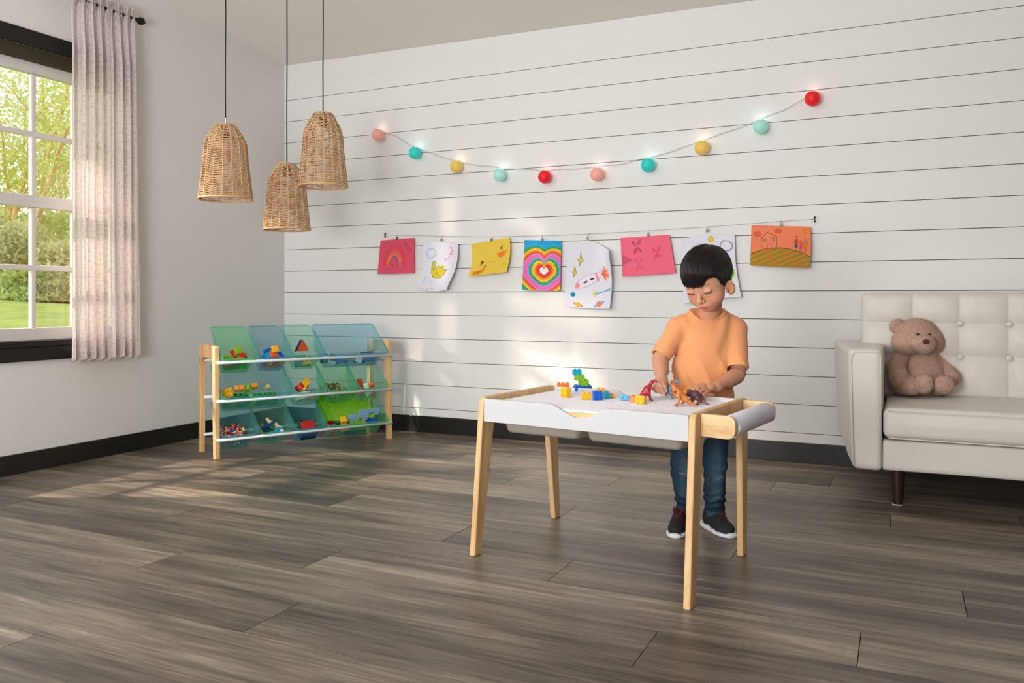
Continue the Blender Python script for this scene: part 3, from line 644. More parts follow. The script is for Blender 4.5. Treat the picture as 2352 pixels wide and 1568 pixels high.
for c0, c1 in ((XL+0.003, mid-0.002), (mid+0.002, XE-0.003)):
    s = SDF((c0-0.03, -0.93, 0.25), (c1+0.03, -0.14, 0.47), 0.0075)
    s.box(((c0+c1)/2, -0.52, 0.342), ((c1-c0)/2, 0.345, 0.064), 0.030)
    cx, hx = (c0+c1)/2, (c1-c0)/2
    def fd(x, y, z, cx=cx, hx=hx):
        u = (x-cx)/hx; w = (y+0.52)/0.345; top = np.clip((z-0.34)/0.06, 0, 1)
        d = -0.012*top*(1-u**2)*(1-w**2)-0.006*np.clip(1-np.abs(z-0.342)/0.05, 0, 1)*(1-u**4)
        for zz in (0.290, 0.394): d = d+0.0032*np.exp(-((z-zz)/0.0045)**2)*(w < -0.8)
        return d+0.0014*np.sin(x*19+y*7)*np.sin(y*23)*top
    s.disp(fd); v, f = s.mesh(); cu = mk('seat_cushion', v, f, LEA, sofa, world=True, smooth=True)
    q = MB(); q.tube([(x, -0.8690-0.004*(1-((x-cx)/hx)**4)+(0.012 if abs(x-cx) > hx-0.03 else 0), 0.3945) for x in np.linspace(c0+0.02, c1-0.02, 30)], 0.0018, 6); mb('piping', q, LEA, cu, world=True, smooth=True)
    q = MB(); q.tube([(x, -0.8715-0.004*(1-((x-cx)/hx)**4)+(0.012 if abs(x-cx) > hx-0.03 else 0), 0.2875) for x in np.linspace(c0+0.02, c1-0.02, 30)], 0.0028, 6); mb('piping', q, LEA, cu, world=True, smooth=True)
# tufted back: seams and buttons at measured spots
yb = -0.335
bx = [ony(x, 743, yb)[0] for x in (2097, 2205, 2314)]; step = bx[1]-bx[0]; bz = [ony(2205, 743, yb)[2], ony(2205, 819, yb)[2]]
cols_ = [bx[0]+step*i for i in range(9) if bx[0]+step*i < XE-0.08]
x0, x1, z0, z1 = XL-0.100, XE+0.100, 0.385, 0.862
s = SDF((x0-0.05, yb-0.07, z0-0.04), (x1+0.05, -0.04, z1+0.05), 0.0065)
s.box(((x0+x1)/2, (yb-0.05)/2-0.008, (z0+z1)/2), ((x1-x0)/2, -(yb+0.05)/2-0.010, (z1-z0)/2), 0.035)
def bd(x, y, z):
    front = np.clip((-y-0.15)/0.08, 0, 1); top = np.clip((z-0.80)/0.04, 0, 1)
    e = [x0]+cols_+[x1]; u = np.zeros_like(x); ze = [z0]+bz[::-1]+[z1]; w = np.zeros_like(x)
    for i in range(len(e)-1):
        mq = (x >= e[i]) & (x < e[i+1]); u[mq] = np.sin(PI*(x[mq]-e[i])/(e[i+1]-e[i]))
    for i in range(len(ze)-1):
        mq = (z >= ze[i]) & (z < ze[i+1]); w[mq] = np.sin(PI*(z[mq]-ze[i])/(ze[i+1]-ze[i]))
    d = -0.022*np.maximum(u, 0)**0.5*np.maximum(w, 0)**0.55*front-0.006*np.maximum(u, 0)**0.5*top
    dd = np.full_like(x, 9.0)
    for cx in cols_:
        for cz in bz: dd = np.minimum(dd, np.hypot(x-cx, z-cz))
    d = d+0.010*np.exp(-(dd/0.022)**2)*front
    return d+0.0012*np.sin(x*37+z*11)*np.sin(z*29+x*8)*front
s.disp(bd); v, f = s.mesh(); back = mk('backrest', v, f, LEA, sofa, world=True, smooth=True)
for cx in cols_:
    for cz in bz:
        q = MB(); q.lathe([(0, 0), (0.010, 0.0), (0.0125, 0.003), (0.0115, 0.007), (0.007, 0.0095), (0, 0.0105)], 16, T(cx, yb-0.0025, cz)@RX(PI/2)); mb('button', q, LEA, back, world=True, smooth=True)
for lx, ly in ((XL+0.055, -0.745), (XE-0.055, -0.745), (XL+0.055, -0.12), (XE-0.055, -0.12)):
    q = MB(); q.lathe([(0, 0.004), (0.0205, 0.004), (0.031, 0.155), (0, 0.155)], 20, T(lx, ly, 0)); lg = mb('leg', q, DARKW, sofa, world=True, auto=40)
    q = MB(); q.lathe([(0, 0), (0.0215, 0), (0.0215, 0.004), (0, 0.004)], 20, T(lx, ly, 0)); mb('foot_pad', q, FELT, lg, world=True)

# ================================================================= TEDDY BEAR
FUR = mat('brown_plush_fur', lin(196, 160, 142), rough=0.95, spec=0.1, sheen=0.5, var=0.16, vscale=45, bump=0.5, bscale=240)
FURL = mat('brown_plush_strands', lin(212, 176, 156), rough=0.9, spec=0.1, sheen=0.3)
NOSE = mat('maroon_nose', lin(94, 42, 34), rough=0.45, bump=0.4, bscale=500); EYEB = mat('black_bead', (0.006, 0.005, 0.005), rough=0.1)
bp_ = lambda x, y, D: ond(x, y, D)
base = bp_(2118, 902, 3.62); base[2] = 0.412
bear = thing('teddy_bear', 'brown plush teddy bear sitting on the sofa seat', 'teddy bear', tuple(base))
def bearsdf():
    s = SDF(base+[-0.22, -0.20, -0.01], base+[0.24, 0.26, 0.36], 0.0042)
    B = np.stack([RW, FW, UP])
    s.ell(bp_(2117, 853, 3.70), (0.092, 0.075, 0.100), B)
    s.ell(bp_(2119, 872, 3.68), (0.100, 0.085, 0.068), B, 0.02)
    s.ell(bp_(2108, 778, 3.69), (0.106, 0.080, 0.066), B, 0.008)
    s.ell(bp_(2106, 762, 3.70), (0.080, 0.070, 0.058), B, 0.02)
    s.ell(bp_(2079, 789, 3.68), (0.052, 0.055, 0.046), B, 0.02); s.ell(bp_(2140, 790, 3.69), (0.048, 0.052, 0.046), B, 0.02)
    s.ell(bp_(2120, 789, 3.605), (0.052, 0.040, 0.036), B, 0.012); s.ell(bp_(2123, 796, 3.60), (0.030, 0.032, 0.028), B, 0.012)
    for ex, ey in ((2061, 749), (2154, 752)):
        s.ell(bp_(ex, ey, 3.71), (0.033, 0.020, 0.031), B, 0.006); s.ell(bp_(ex+(1 if ex < 2100 else -1)*2, ey+2, 3.68), (0.017, 0.012, 0.015), B, 0.004, sub=True)
    s.path([bp_(2070, 822, 3.70), bp_(2058, 846, 3.66), bp_(2064, 866, 3.62)], (0.034, 0.038, 0.040), 0.010)
    s.path([bp_(2150, 824, 3.70), bp_(2172, 846, 3.68), bp_(2186, 867, 3.63)], (0.030, 0.034, 0.033), 0.010)
    s.path([bp_(2072, 883, 3.66), bp_(2098, 886, 3.58)], (0.044, 0.036), 0.012); s.path([bp_(2150, 885, 3.66), bp_(2164, 886, 3.56)], (0.044, 0.034), 0.012)
    F1 = np.stack([RW*0.97-FW*0.22, FW*0.97+RW*0.22, UP])
    s.ell(bp_(2122, 881, 3.535), (0.036, 0.024, 0.040), F1, 0.010); s.ell(bp_(2168, 883, 3.53), (0.040, 0.024, 0.037), F1, 0.010)
    s.disp(lambda x, y, z: 0.0014*np.sin(x*170+3*np.sin(z*60))*np.sin(y*150+2)*np.sin(z*160+x*40))
    s.half((0, 0, 0.4125), (0, 0, -1)); return s.mesh()
v, f = bearsdf(); mk('body', v, f, FUR, bear, world=True, smooth=True)
def furstrands(v, f, n, ln, r0, seed=5, mask=None, droop=0.35):
    rr = np.random.RandomState(seed); A = v[f[:, 0]]; B = v[f[:, 1]]; Cc = v[f[:, 2]]; nn = np.cross(B-A, Cc-A); nn /= np.linalg.norm(nn, axis=1)[:, None]+1e-9
    idx = rr.randint(len(f), size=n); p = A[idx]+(B[idx]-A[idx])*rr.rand(n, 1)+(v[f[idx, 3]]-A[idx])*rr.rand(n, 1); q = nn[idx]
    if mask is not None: k = mask(p, q); p, q = p[k], q[k]
    n = len(p); d = q+rr.normal(size=(n, 3))*0.45+np.array([0, 0, -droop]); d /= np.linalg.norm(d, axis=1)[:, None]
    a = np.cross(d, rr.normal(size=(n, 3))); a /= np.linalg.norm(a, axis=1)[:, None]; b = np.cross(d, a); L = ln*(0.6+0.8*rr.rand(n))[:, None]
    V = np.stack([p+a*r0-q*0.001, p-a*r0*0.5+b*r0*0.87-q*0.001, p-a*r0*0.5-b*r0*0.87-q*0.001, p+d*L], 1).reshape(-1, 3)
    i = np.arange(n)*4; F = np.concatenate([np.stack([i, i+1, i+3], 1), np.stack([i+1, i+2, i+3], 1), np.stack([i+2, i, i+3], 1)]); return V, F
fv, ff = furstrands(v, f, 42000, 0.0065, 0.0009); o = mk('fur', fv, ff, FURL, bear, world=True); o['kind'] = 'stuff'
q = MB(); B3 = np.stack([RW, FW, UP])
def ellm(c, r, Bm, nu=20, nv=14):
    t = MB(); t.sphere((0, 0, 0), r, nu, nv); M = np.eye(4); M[:3, :3] = Bm.T; M[:3, 3] = c; t.v = [t.arr()@M[:3, :3].T+M[:3, 3]]; return t
mb('nose', ellm(bp_(2127, 784, 3.553), (0.015, 0.009, 0.011), B3), NOSE, bear, world=True, smooth=True)
for ex in (2108, 2135): mb('eye', ellm(bp_(ex, 767.5, 3.612), (0.0062, 0.0055, 0.0062), B3, 12, 8), EYEB, bear, world=True, smooth=True)
# ================================================================= TOY ORGANISER
PINE = woodmat('pale_pine', [lin(188, 142, 94), lin(214, 172, 120), lin(228, 190, 140), lin(238, 204, 158)], 2, scale=1.1, rough=0.42, contrast=1.0, ring=0.8)
PINEX = woodmat('pale_pine_lengthwise', [lin(188, 142, 94), lin(214, 172, 120), lin(228, 190, 140), lin(238, 204, 158)], 0, scale=1.1, rough=0.42, contrast=1.0, ring=0.8)
WHITEM = mat('white_enamel_tube', lin(226, 230, 232), rough=0.3, spec=0.5); SCREW = mat('screw_metal', (0.35, 0.33, 0.30), rough=0.35, metal=1.0)
SHELL = mat('white_lacquer', lin(204, 204, 206), rough=0.35, spec=0.4)
OA = math.radians(62.5); OP = np.array([0.612, -1.243, 0.0])
OM = T(*OP)@RZ(OA)                       # local x along the front, -y towards the room (front), z up ; origin front-left foot
org = thing('toy_organizer', 'three-tier toy organiser with pale wooden end frames and white rails in the corner', 'storage rack', tuple(OP), OA)
OW, OD, OH = 1.045, 0.292, 0.592
def uframe(D0, D1, H, wt, wb, th, zin, r=0.03, ri=0.05):
    """inverted U outline in (y,z): top half depth D0, foot half depth D1"""
    o = []; n = 7
    lerp = lambda z: D1+(D0-D1)*min(1, z/(H))
    o.append((-D1, 0));
    for i in range(n): a = PI-PI/2*i/(n-1); o.append((-D0+r+r*math.cos(a), H-r+r*math.sin(a)))
    for i in range(n): a = PI/2-PI/2*i/(n-1); o.append((D0-r+r*math.cos(a), H-r+r*math.sin(a)))
    o.append((D1, 0)); o.append((D1-wb, 0))
    xi = D0-wt
    for i in range(n): a = PI/2*i/(n-1); o.append((xi-ri+ri*math.cos(a), zin-ri+ri*math.sin(a)))
    for i in range(n): a = PI/2+PI/2*i/(n-1); o.append((-xi+ri+ri*math.cos(a), zin-ri+ri*math.sin(a)))
    o.append((-D1+wb, 0)); return o
def placeframe(q, outline, x0, x1, y0):
    M = np.array([[0, 0, 1, 0], [1, 0, 0, y0], [0, 1, 0, 0], [0, 0, 0, 1.0]]); q.prism(outline, x0, x1, M)
for x0, x1 in ((0, 0.026), (OW-0.026, OW)):
    q = MB(); placeframe(q, uframe(OD/2-0.012, OD/2, OH, 0.046, 0.036, 0.026, OH-0.068, 0.022, 0.038), x0, x1, OD/2)
    fr = mb('end_frame', q, PINE, org, bevel=0.0035, seg=3)
    for z in (0.098, 0.302, 0.505):
        for y in (0.02+0.012*z, OD-0.02-0.012*z):
            xx = x0 if x0 == 0 else x1; q = MB(); q.lathe([(0, 0), (0.004, 0), (0.004, 0.0012), (0.0015, 0.0015), (0, 0.0008)], 10, T(xx, y, z)@RY(-PI/2 if x0 == 0 else PI/2)); mb('screw', q, SCREW, fr)
RZs = [0.505, 0.302, 0.101]; YFr, YBk = -0.004, 0.235
for z in RZs:
    for y, r in ((YFr, 0.0085), (YBk, 0.0085)):
        q = MB(); q.tube([(0.013 if y > 0 else 0.006, y, z), (OW-(0.013 if y > 0 else 0.006), y, z)], r, 14); mb('rail', q, WHITEM, org, smooth=True)
# ---- bins: open box hanging tilted from the rails
BIN = {k: clearmat('bin_'+k, lin(*c), a, 0.12) for k, c, a in (('green', (92, 232, 162), .28), ('blue', (112, 208, 232), .26), ('mint', (134, 230, 204), .25), ('aqua', (76, 208, 214), .30), ('teal', (96, 200, 200), .36))}
TILT = math.radians(38); BL, BDp = 0.275, 0.130
def rrect(w, l, r, n=5):
    o = []
    for cx, cy, a0 in ((w/2-r, l-r, 0), (-w/2+r, l-r, PI/2), (-w/2+r, r, PI), (w/2-r, r, 3*PI/2)):
        for i in range(n): a = a0+PI/2*i/(n-1); o.append((cx+r*math.cos(a), cy+r*math.sin(a)))
    return o
def binmesh(W):
    """local: x width, y along the opening from the front lip, z up out of the opening"""
    q = MB(); n = 20; layers = []
    prof = [(-0.006, 0.030, 0.026, 0.0), (-0.006, 0.030, 0.026, -0.010), (0.006, 0.026, 0.022, -0.004), (0.006, 0.026, 0.022, -0.004)]
    def lay(ins, z, r, fy=0.0, by=0.0): return [(x, y+fy*(1-y/BL)-by*(y/BL), z) for x, y in [(a, b+ins) for a, b in rrect(W-2*ins, BL-2*ins, r)]]
    L = [lay(0, -0.011, 0.024), lay(0, 0, 0.024), lay(0.007, 0, 0.020), lay(0.012, -0.012, 0.020)]
    for t in (0.3, 0.6, 0.9): L.append(lay(0.012+0.016*t, -0.012-(BDp-0.012)*t, 0.020, 0.012*t, 0.045*t))
    L.append(lay(0.030, -BDp+0.002, 0.016, 0.013, 0.048)); L.append(lay(0.038, -BDp, 0.012, 0.013, 0.048))
    v = [p for l in L for p in l]; f = []
    for i in range(len(L)-1): f += [(i*n+j, i*n+(j+1) % n, (i+1)*n+(j+1) % n, (i+1)*n+j) for j in range(n)]
    f.append(tuple((len(L)-1)*n+j for j in range(n-1, -1, -1))); q.add(v, f); return q
def binframe(xc, z): return OM@T(xc, YFr-0.014, z+0.014)@RX(TILT)
bins = []
names_ = {0: 'top', 1: 'middle', 2: 'bottom'}
def addbin(row, x0, x1, colr, label):
    W = x1-x0-0.004; xc = (x0+x1)/2; M = binframe(xc, RZs[row]); loc = (M@np.array([0, BL/2, -BDp/2, 1]))[:3]
    t = thing('storage_bin', label, 'bin', tuple(loc), 0, 'storage bins on the toy organiser')
    q = binmesh(W); v = q.arr()@M[:3, :3].T+M[:3, 3]; mk('shell', v, q.f, BIN[colr], t, world=True, auto=35)
    # little ribs under the rim
    nrib = max(3, int(W/0.05))
    for i in range(nrib):
        x = -W/2+W*(i+0.5)/nrib; g = MB()
        for yy in (0.003, BL-0.005): g.box(x-0.0008, x+0.0008, yy, yy+0.004, -0.010, -0.001)
        if i == 0: G = MB()
        G.add(g.arr()@M[:3, :3].T+M[:3, 3], g.f)
    bins.append((M, W, t)); o = mb('rim_ribs', G, BIN[colr], t, world=True); o['kind'] = 'stuff'
    return M, W
a, b = 0.029, OW-0.029; L5 = (b-a)
e0 = [a, a+L5*0.208, a+L5*0.400, a+L5*0.590, b]; e1 = [a, a+L5*0.405, a+L5*0.605, a+L5*0.800, b]; e2 = [a, a+L5*0.208, a+L5*0.408, a+L5*0.600, b]
B00 = addbin(0, e0[0], e0[1], 'green', 'green-tinted bin at the left of the top rack row')
B01 = addbin(0, e0[1], e0[2], 'blue', 'pale blue bin second from left in the top rack row')
B02 = addbin(0, e0[2], e0[3], 'mint', 'mint bin with magnetic triangles third in the top rack row')
B03 = addbin(0, e0[3], e0[4], 'blue', 'wide pale blue bin at the right of the top rack row')
B10 = addbin(1, e1[0], e1[1], 'aqua', 'wide aqua bin at the left of the middle rack row')
B11 = addbin(1, e1[1], e1[2], 'mint', 'mint bin with toy cars in the middle rack row')
B12 = addbin(1, e1[2], e1[3], 'green', 'green-tinted bin with small figures in the middle rack row')
B13 = addbin(1, e1[3], e1[4], 'mint', 'pale mint bin with orange blocks at the right of the middle rack row')
B20 = addbin(2, e2[0], e2[1], 'aqua', 'aqua bin of tiny connector pieces at the left of the bottom rack row')
B21 = addbin(2, e2[1], e2[2], 'mint', 'mint bin of toy animals second in the bottom rack row')
B22 = addbin(2, e2[2], e2[3], 'aqua', 'aqua bin with a red block third in the bottom rack row')
B23 = addbin(2, e2[3], e2[4], 'green', 'wide green bin with building plates at the right of the bottom rack row')

# ---- toys: studded bricks and the like
PC = {k: mat('plastic_'+k, lin(*c), rough=0.28, spec=0.5) for k, c in dict(red=(204, 26, 22), green=(28, 142, 62), lime=(128, 186, 40), yellow=(250, 190, 30), orange=(245, 122, 30), blue=(16, 98, 206), sky=(10, 166, 206), coral=(232, 92, 84), navy=(24, 52, 110), purple=(70, 50, 120), white=(232, 234, 230), grey=(150, 158, 160), lblue=(150, 190, 232), teal=(8, 130, 130), pink=(220, 110, 140), amber=(248, 168, 60), dgreen=(20, 92, 52), tan=(206, 190, 150), black=(24, 24, 28), rust=(206, 88, 32)).items()}
def brickmb(nx, ny, u=0.0158, h=0.0190, studs=True):
    q = MB(); w, l = nx*u, ny*u; e = 0.0003
    q.box(-w/2+e, w/2-e, -l/2+e, l/2-e, 0.0, h)
    if studs:
        for i in range(nx):
            for j in range(ny):
                q.lathe([(u*0.30, h-0.0005), (u*0.30, h+u*0.24), (u*0.26, h+u*0.28), (u*0.15, h+u*0.28), (u*0.13, h+u*0.20), (0, h+u*0.20)], 12, T((i+0.5)*u-w/2, (j+0.5)*u-l/2, 0), cap=False)
    return q
def brick(label, col, M, nx=2, ny=2, u=0.0158, h=0.0190, group=None, name='toy_brick', ball=False):
    q = brickmb(nx, ny, u, h, not ball)
    if ball:
        for i in range(nx):
            for j in range(ny): q.sphere(((i+0.5)*u-nx*u/2, (j+0.5)*u-ny*u/2, h+u*0.12), u*0.36, 14, 8)
    v = q.arr(); c = M[:3, 3]; o = mk(name, v@M[:3, :3].T, q.f, PC[col], auto=35); o.location = c
    return tag(o, label, 'toy brick', group)
rb = random.Random(12)
def inbin(Bn, fx, fy, z, yaw=0.0, tx=0.0, ty=0.0):
    """a spot in a bin: fx -1..1 across, fy metres from the front wall along the floor, z above the sloped floor"""
    M, W = Bn; return M@T(fx*(W/2-0.035), 0.046+fy, -BDp+0.007+z)@RZ(yaw)@RX(tx)@RY(ty)
def pile(Bn, items, group, where):
    for i, (col, nx, ny, fx, fy, z, yaw, tx, ty, u, ball, word) in enumerate(items):
        brick(f'{word} {where}', col, inbin(Bn, fx, fy, z, yaw, tx, ty), nx, ny, u, u*1.2, group, ball=ball)
S = 0.021
pile(B00, [('dgreen', 4, 2, -0.2, .03, 0, .1, 0, 0, S, False, 'dark green brick lying flat'), ('red', 2, 2, -.6, .03, .026, .2, .1, 0, S, False, 'red brick resting low'), ('teal', 2, 2, .1, .035, .027, .5, 0, .1, S, False, 'teal brick'),
  ('green', 2, 2, .75, .03, .004, -.2, 0, 0, S, False, 'mid green brick'), ('orange', 3, 1, .15, .02, .052, .4, .3, 0, S, False, 'orange narrow brick tipped over'), ('lime', 2, 2, -.55, .02, .052, .1, 0, 0, S, False, 'lime brick on the left'), ('green', 2, 2, .75, .03, .034, .3, .1, 0, S, False, 'bright green brick on the right'),
  ('red', 2, 2, -.25, .045, .085, .6, .6, .4, .017, True, 'red knobbed brick'), ('lime', 2, 2, .1, .042, .092, .2, .2, 0, S, False, 'lime brick topmost'), ('red', 2, 1, .45, .03, .090, -.4, .9, .2, .018, True, 'red round-knobbed piece')], 'bricks in the top left bin', 'in the top left green bin')
pile(B01, [('coral', 4, 2, -.1, .03, 0, 0, 0, 0, S, False, 'coral long brick lying flat'), ('yellow', 1, 2, -.1, .02, .026, .1, 0, 0, S, False, 'yellow narrow brick'), ('coral', 2, 2, .7, .03, .0, .3, 0, 0, S, False, 'coral brick at the right'), ('blue', 4, 2, -.25, .025, .040, .1, 0, 0, S, False, 'blue long brick'),
  ('sky', 2, 2, -.35, .02, .066, .2, 0, 0, S, False, 'sky blue brick'), ('coral', 2, 2, .05, .02, .068, .1, 0, 0, S, False, 'coral brick on the blue one'), ('blue', 3, 2, .7, .035, .045, .5, .2, .2, S, False, 'blue tilted brick'), ('orange', 1, 2, .85, .02, .035, .6, .4, 0, S, False, 'orange small brick'), ('lime', 2, 1, .4, .02, .05, .8, .2, 0, S, False, 'lime small brick'),
  ('yellow', 2, 2, .2, .045, .098, .2, .5, 0, .018, False, 'yellow brick topmost'), ('blue', 3, 1, -.5, .045, .095, .4, .4, 0, .014, True, 'blue knobbed strip')], 'bricks in the top row blue bin', 'in the small pale blue bin')
pile(B10, [('green', 4, 2, -.55, .035, .002, 0, 0, 0, .034, True, 'big dark green knobbed brick at the left'), ('green', 4, 2, .50, .035, .002, 0, 0, 0, .030, True, 'big dark green knobbed brick at the right'), ('lime', 1, 2, .0, .03, .002, 0, 0, 0, .030, True, 'lime knobbed brick between the green ones'),
  ('yellow', 2, 2, -.85, .06, .058, .2, .7, 0, .026, True, 'yellow knobbed brick'), ('amber', 2, 1, -.42, .075, .064, 0, .3, 0, .026, False, 'amber flat brick'), ('lime', 1, 1, -.15, .07, .064, 0, .3, 0, .030, True, 'lime single knobbed brick'), ('amber', 2, 1, .06, .085, .064, .1, .3, 0, .024, False, 'amber brick behind the lime one'), ('tan', 1, 1, .58, .08, .056, 0, .3, 0, .022, True, 'cream single knobbed brick')], 'big bricks in the wide aqua bin', 'in the wide aqua bin')
pile(B23, [('pink', 2, 2, -.75, .02, .004, .1, 0, 0, .030, False, 'dull pink brick at the left'), ('red', 2, 2, -.86, .07, .045, 0, 0, 0, .024, False, 'red brick by the left wall'), ('sky', 1, 1, -.66, .015, .04, 0, 0, 0, .016, False, 'tiny sky blue brick'), ('blue', 4, 2, .05, .02, .002, 0, 0, 0, .026, False, 'blue long brick low down'),
  ('lime', 4, 2, .2, .012, .034, 0, 0, 0, .024, False, 'lime long brick'), ('amber', 2, 2, -.35, .012, .035, .1, .5, 0, .022, False, 'amber brick leaning forward'), ('yellow', 2, 2, -.40, .03, .080, .1, .2, 0, .018, False, 'yellow brick on top'), ('pink', 1, 2, .5, .018, .035, .2, 0, 0, .022, False, 'dull pink narrow brick'), ('blue', 3, 2, .78, .03, .028, 0, .1, 0, .024, False, 'blue brick at the right')], 'bricks in the wide green bin', 'in the wide bottom green bin')
# building plates leaning in the wide green bin: studded sheets
def plate(label, col, M, nx, ny, u=0.0165, h=0.004):
    q = brickmb(nx, ny, u, h); o = mk('building_plate', q.arr()@M[:3, :3].T, q.f, PC[col], auto=35); o.location = M[:3, 3]; return tag(o, label, 'toy plate', 'building plates in the wide green bin')
M, W = B23
plate('large lime green studded building plate leaning in the wide bottom bin', 'lime', M@T(0.010, 0.165, -0.020)@RX(math.radians(12)), 16, 11)
plate('darker green studded plate behind the large lime one at the bin left', 'lime', M@T(-0.100, 0.178, -0.030)@RX(math.radians(12)), 10, 11)
for dx, dy, w_, dz in ((0.03, 0.075, 0.13, -0.018), (0.105, 0.09, 0.13, 0.0)):
    q = MB(); n = 9; u = 0.016; hh = 0.045; q.box(-w_/2, w_/2, 0, 0.006, 0.022, hh); q.box(-w_/2, w_*0.05, 0, 0.006, 0, 0.022); q.box(w_*0.28, w_/2, 0, 0.006, 0, 0.022)
    for i in range(int(w_/0.0085)): q.box(-w_/2+i*0.0085+0.0015, -w_/2+i*0.0085+0.006, 0.001, 0.005, hh, hh+0.003)
    MM = M@T(dx, dy, -0.035+dz)@RX(-math.radians(8)); o = mk('toy_wall', q.arr()@MM[:3, :3].T, q.f, PC['lblue']); o.location = MM[:3, 3]
    tag(o, ('front' if dz < 0 else 'rear')+' light blue toy wall with a window hole in the wide bottom bin', 'toy wall')
# magnetic tiles in the mint bin of the top row
def tri(label, cols2, M, s, group, sq=False):
    t = thing('magnetic_tile', label, 'magnetic tile', tuple(M[:3, 3]), 0, group); M = M.copy(); M[:3, 3] = 0
    P = [(-s/2, 0), (s/2, 0), (s/2, s), (-s/2, s)] if sq else [(-s/2, 0), (s/2, 0), (0, s*0.87)]
    k = len(P); c = np.mean(P, 0); q = MB()
    for i in range(k):
        a, b = np.array(P[i]), np.array(P[(i+1) % k]); ai, bi = a+(c-a)*0.28, b+(c-b)*0.28
        q.hexa([(*a, 0), (*b, 0), (*bi, 0), (*ai, 0)], [(*a, .006), (*b, .006), (*bi, .006), (*ai, .006)], M)
    mb('frame', q, PC[cols2], t); q = MB(); q.prism([tuple(np.array(p)+(c-np.array(p))*0.26) for p in P], 0.002, 0.004, M); mb('panel', q, PC[cols2], t)
G_ = 'magnetic tiles in the mint bin'
tri('orange triangular magnetic tile on top in the mint bin', 'rust', inbin(B02, -.05, .05, .078, 0, .95, .1), .075, G_)
tri('purple triangular magnetic tile under the orange one', 'purple', inbin(B02, -.15, .062, .070, .1, .95, .0), .078, G_)
tri('teal square magnetic tile standing low in the mint bin', 'teal', inbin(B02, -.30, .0, .004, 0, .9, 0), .066, G_, True)
tri('green square magnetic tile lying at the bottom of the mint bin', 'dgreen', inbin(B02, .35, .0, .002, .1, .35, 0), .060, G_, True)
tri('yellow triangular magnetic tile in front of the green square', 'yellow', inbin(B02, .45, .004, .018, .1, .95, 0), .060, G_)
# toy train cars / books in the wide blue bin
def toyblock(label, cols3, M, dims, group, name='toy_train_car', cat='toy vehicle'):
    t = thing(name, label, cat, tuple(M[:3, 3]), 0, group); M = M.copy(); M[:3, 3] = 0; x, y, z = dims
    q = MB(); q.box(-x/2, x/2, -y/2, y/2, 0.006, z*0.7, M); mb('body', q, PC[cols3[0]], t, bevel=0.003)
    q = MB(); q.box(-x*0.42, x*0.30, -y*0.42, y*0.42, z*0.7, z, M); mb('roof', q, PC[cols3[1]], t, bevel=0.003)
    for sx in (-1, 1):
        for sy in (-1, 1): q = MB(); q.lathe([(0, -0.003), (0.008, -0.003), (0.008, 0.003), (0, 0.003)], 14, M@T(sx*x*0.32, sy*y*0.5, 0.008)@RX(PI/2)); mb('wheel', q, PC['black'], t)
G_ = 'toy train cars in the wide blue bin'
toyblock('white and green toy train car at the left of the wide blue bin', ('white', 'dgreen'), inbin(B03, -.68, .03, .006, 1.2, .1, 0), (.075, .042, .042), G_)
toyblock('blue toy train car second in the wide blue bin', ('blue', 'sky'), inbin(B03, -.34, .03, .004, .1, .0, 0), (.085, .045, .036), G_)
toyblock('grey toy train car in the middle of the wide blue bin', ('grey', 'grey'), inbin(B03, .0, .035, .004, 0, .0, 0), (.090, .045, .045), G_)
toyblock('white toy train car tipped over in the wide blue bin', ('white', 'white'), inbin(B03, .32, .02, .012, .9, .3, .2), (.070, .040, .036), G_)
toyblock('bright blue toy train engine at the right of the wide blue bin', ('blue', 'navy'), inbin(B03, .70, .03, .004, .1, .0, 0), (.110, .048, .050), G_)
toyblock('navy toy train car at the far left end of the wide blue bin', ('navy', 'blue'), inbin(B03, -.95, .045, .004, 1.5, .0, 0), (.070, .036, .040), G_)
# toy cars in the mint bin of the middle row
def toycar(label, c1, M, s, group, tub=False):
    t = thing('toy_car', label, 'toy car', tuple(M[:3, 3]), 0, group); M = M.copy(); M[:3, 3] = 0; M = M@SC(s, s, s)
    prof = [(-.05, .008), (.05, .008), (.05, .024), (.040, .028), (.022, .031), (.012, .046), (-.022, .047), (-.032, .031), (-.05, .029)]
    q = MB(); q.prism(prof, -.020, .020, M@RX(PI/2)); mb('body', q, PC[c1], t, bevel=0.003*s)
    q = MB(); q.prism([(.016, .032), (.009, .043), (-.018, .044), (-.026, .032)], -.0206, .0206, M@RX(PI/2)); mb('window', q, PC['navy'], t)
    for sx in (-1, 1):
        for sy in (-1, 1): q = MB(); q.lathe([(0, -0.004), (0.011, -0.004), (0.011, 0.004), (0, 0.004)], 16, M@T(sx*.030, sy*.020, 0.010)@RX(PI/2)); w_ = mb('wheel', q, PC['black'], t)
    if tub: q = MB(); q.hexa([(-.03, -.018, .03), (.01, -.018, .03), (.01, .018, .03), (-.03, .018, .03)], [(-.042, -.026, .075), (.022, -.026, .075), (.022, .026, .075), (-.042, .026, .075)], M); mb('tipper', q, PC['yellow'], t, bevel=0.003)
G_ = 'toy cars in the mint bin'
toycar('white toy pick-up car low in the mint bin', 'white', inbin(B11, -.15, .030, .022, .15, .6, 0), 1.0, G_)
toycar('pink toy car at the right of the mint bin', 'pink', inbin(B11, .6, .026, .018, 1.2, .3, 0), .75, G_)
toycar('red toy car at the left of the mint bin', 'red', inbin(B11, -.40, .060, .062, .6, .3, 0), .70, G_)
toycar('yellow toy dump truck with its tub raised in the mint bin', 'amber', inbin(B11, .1, .068, .050, .9, .1, .2), .80, G_, True)
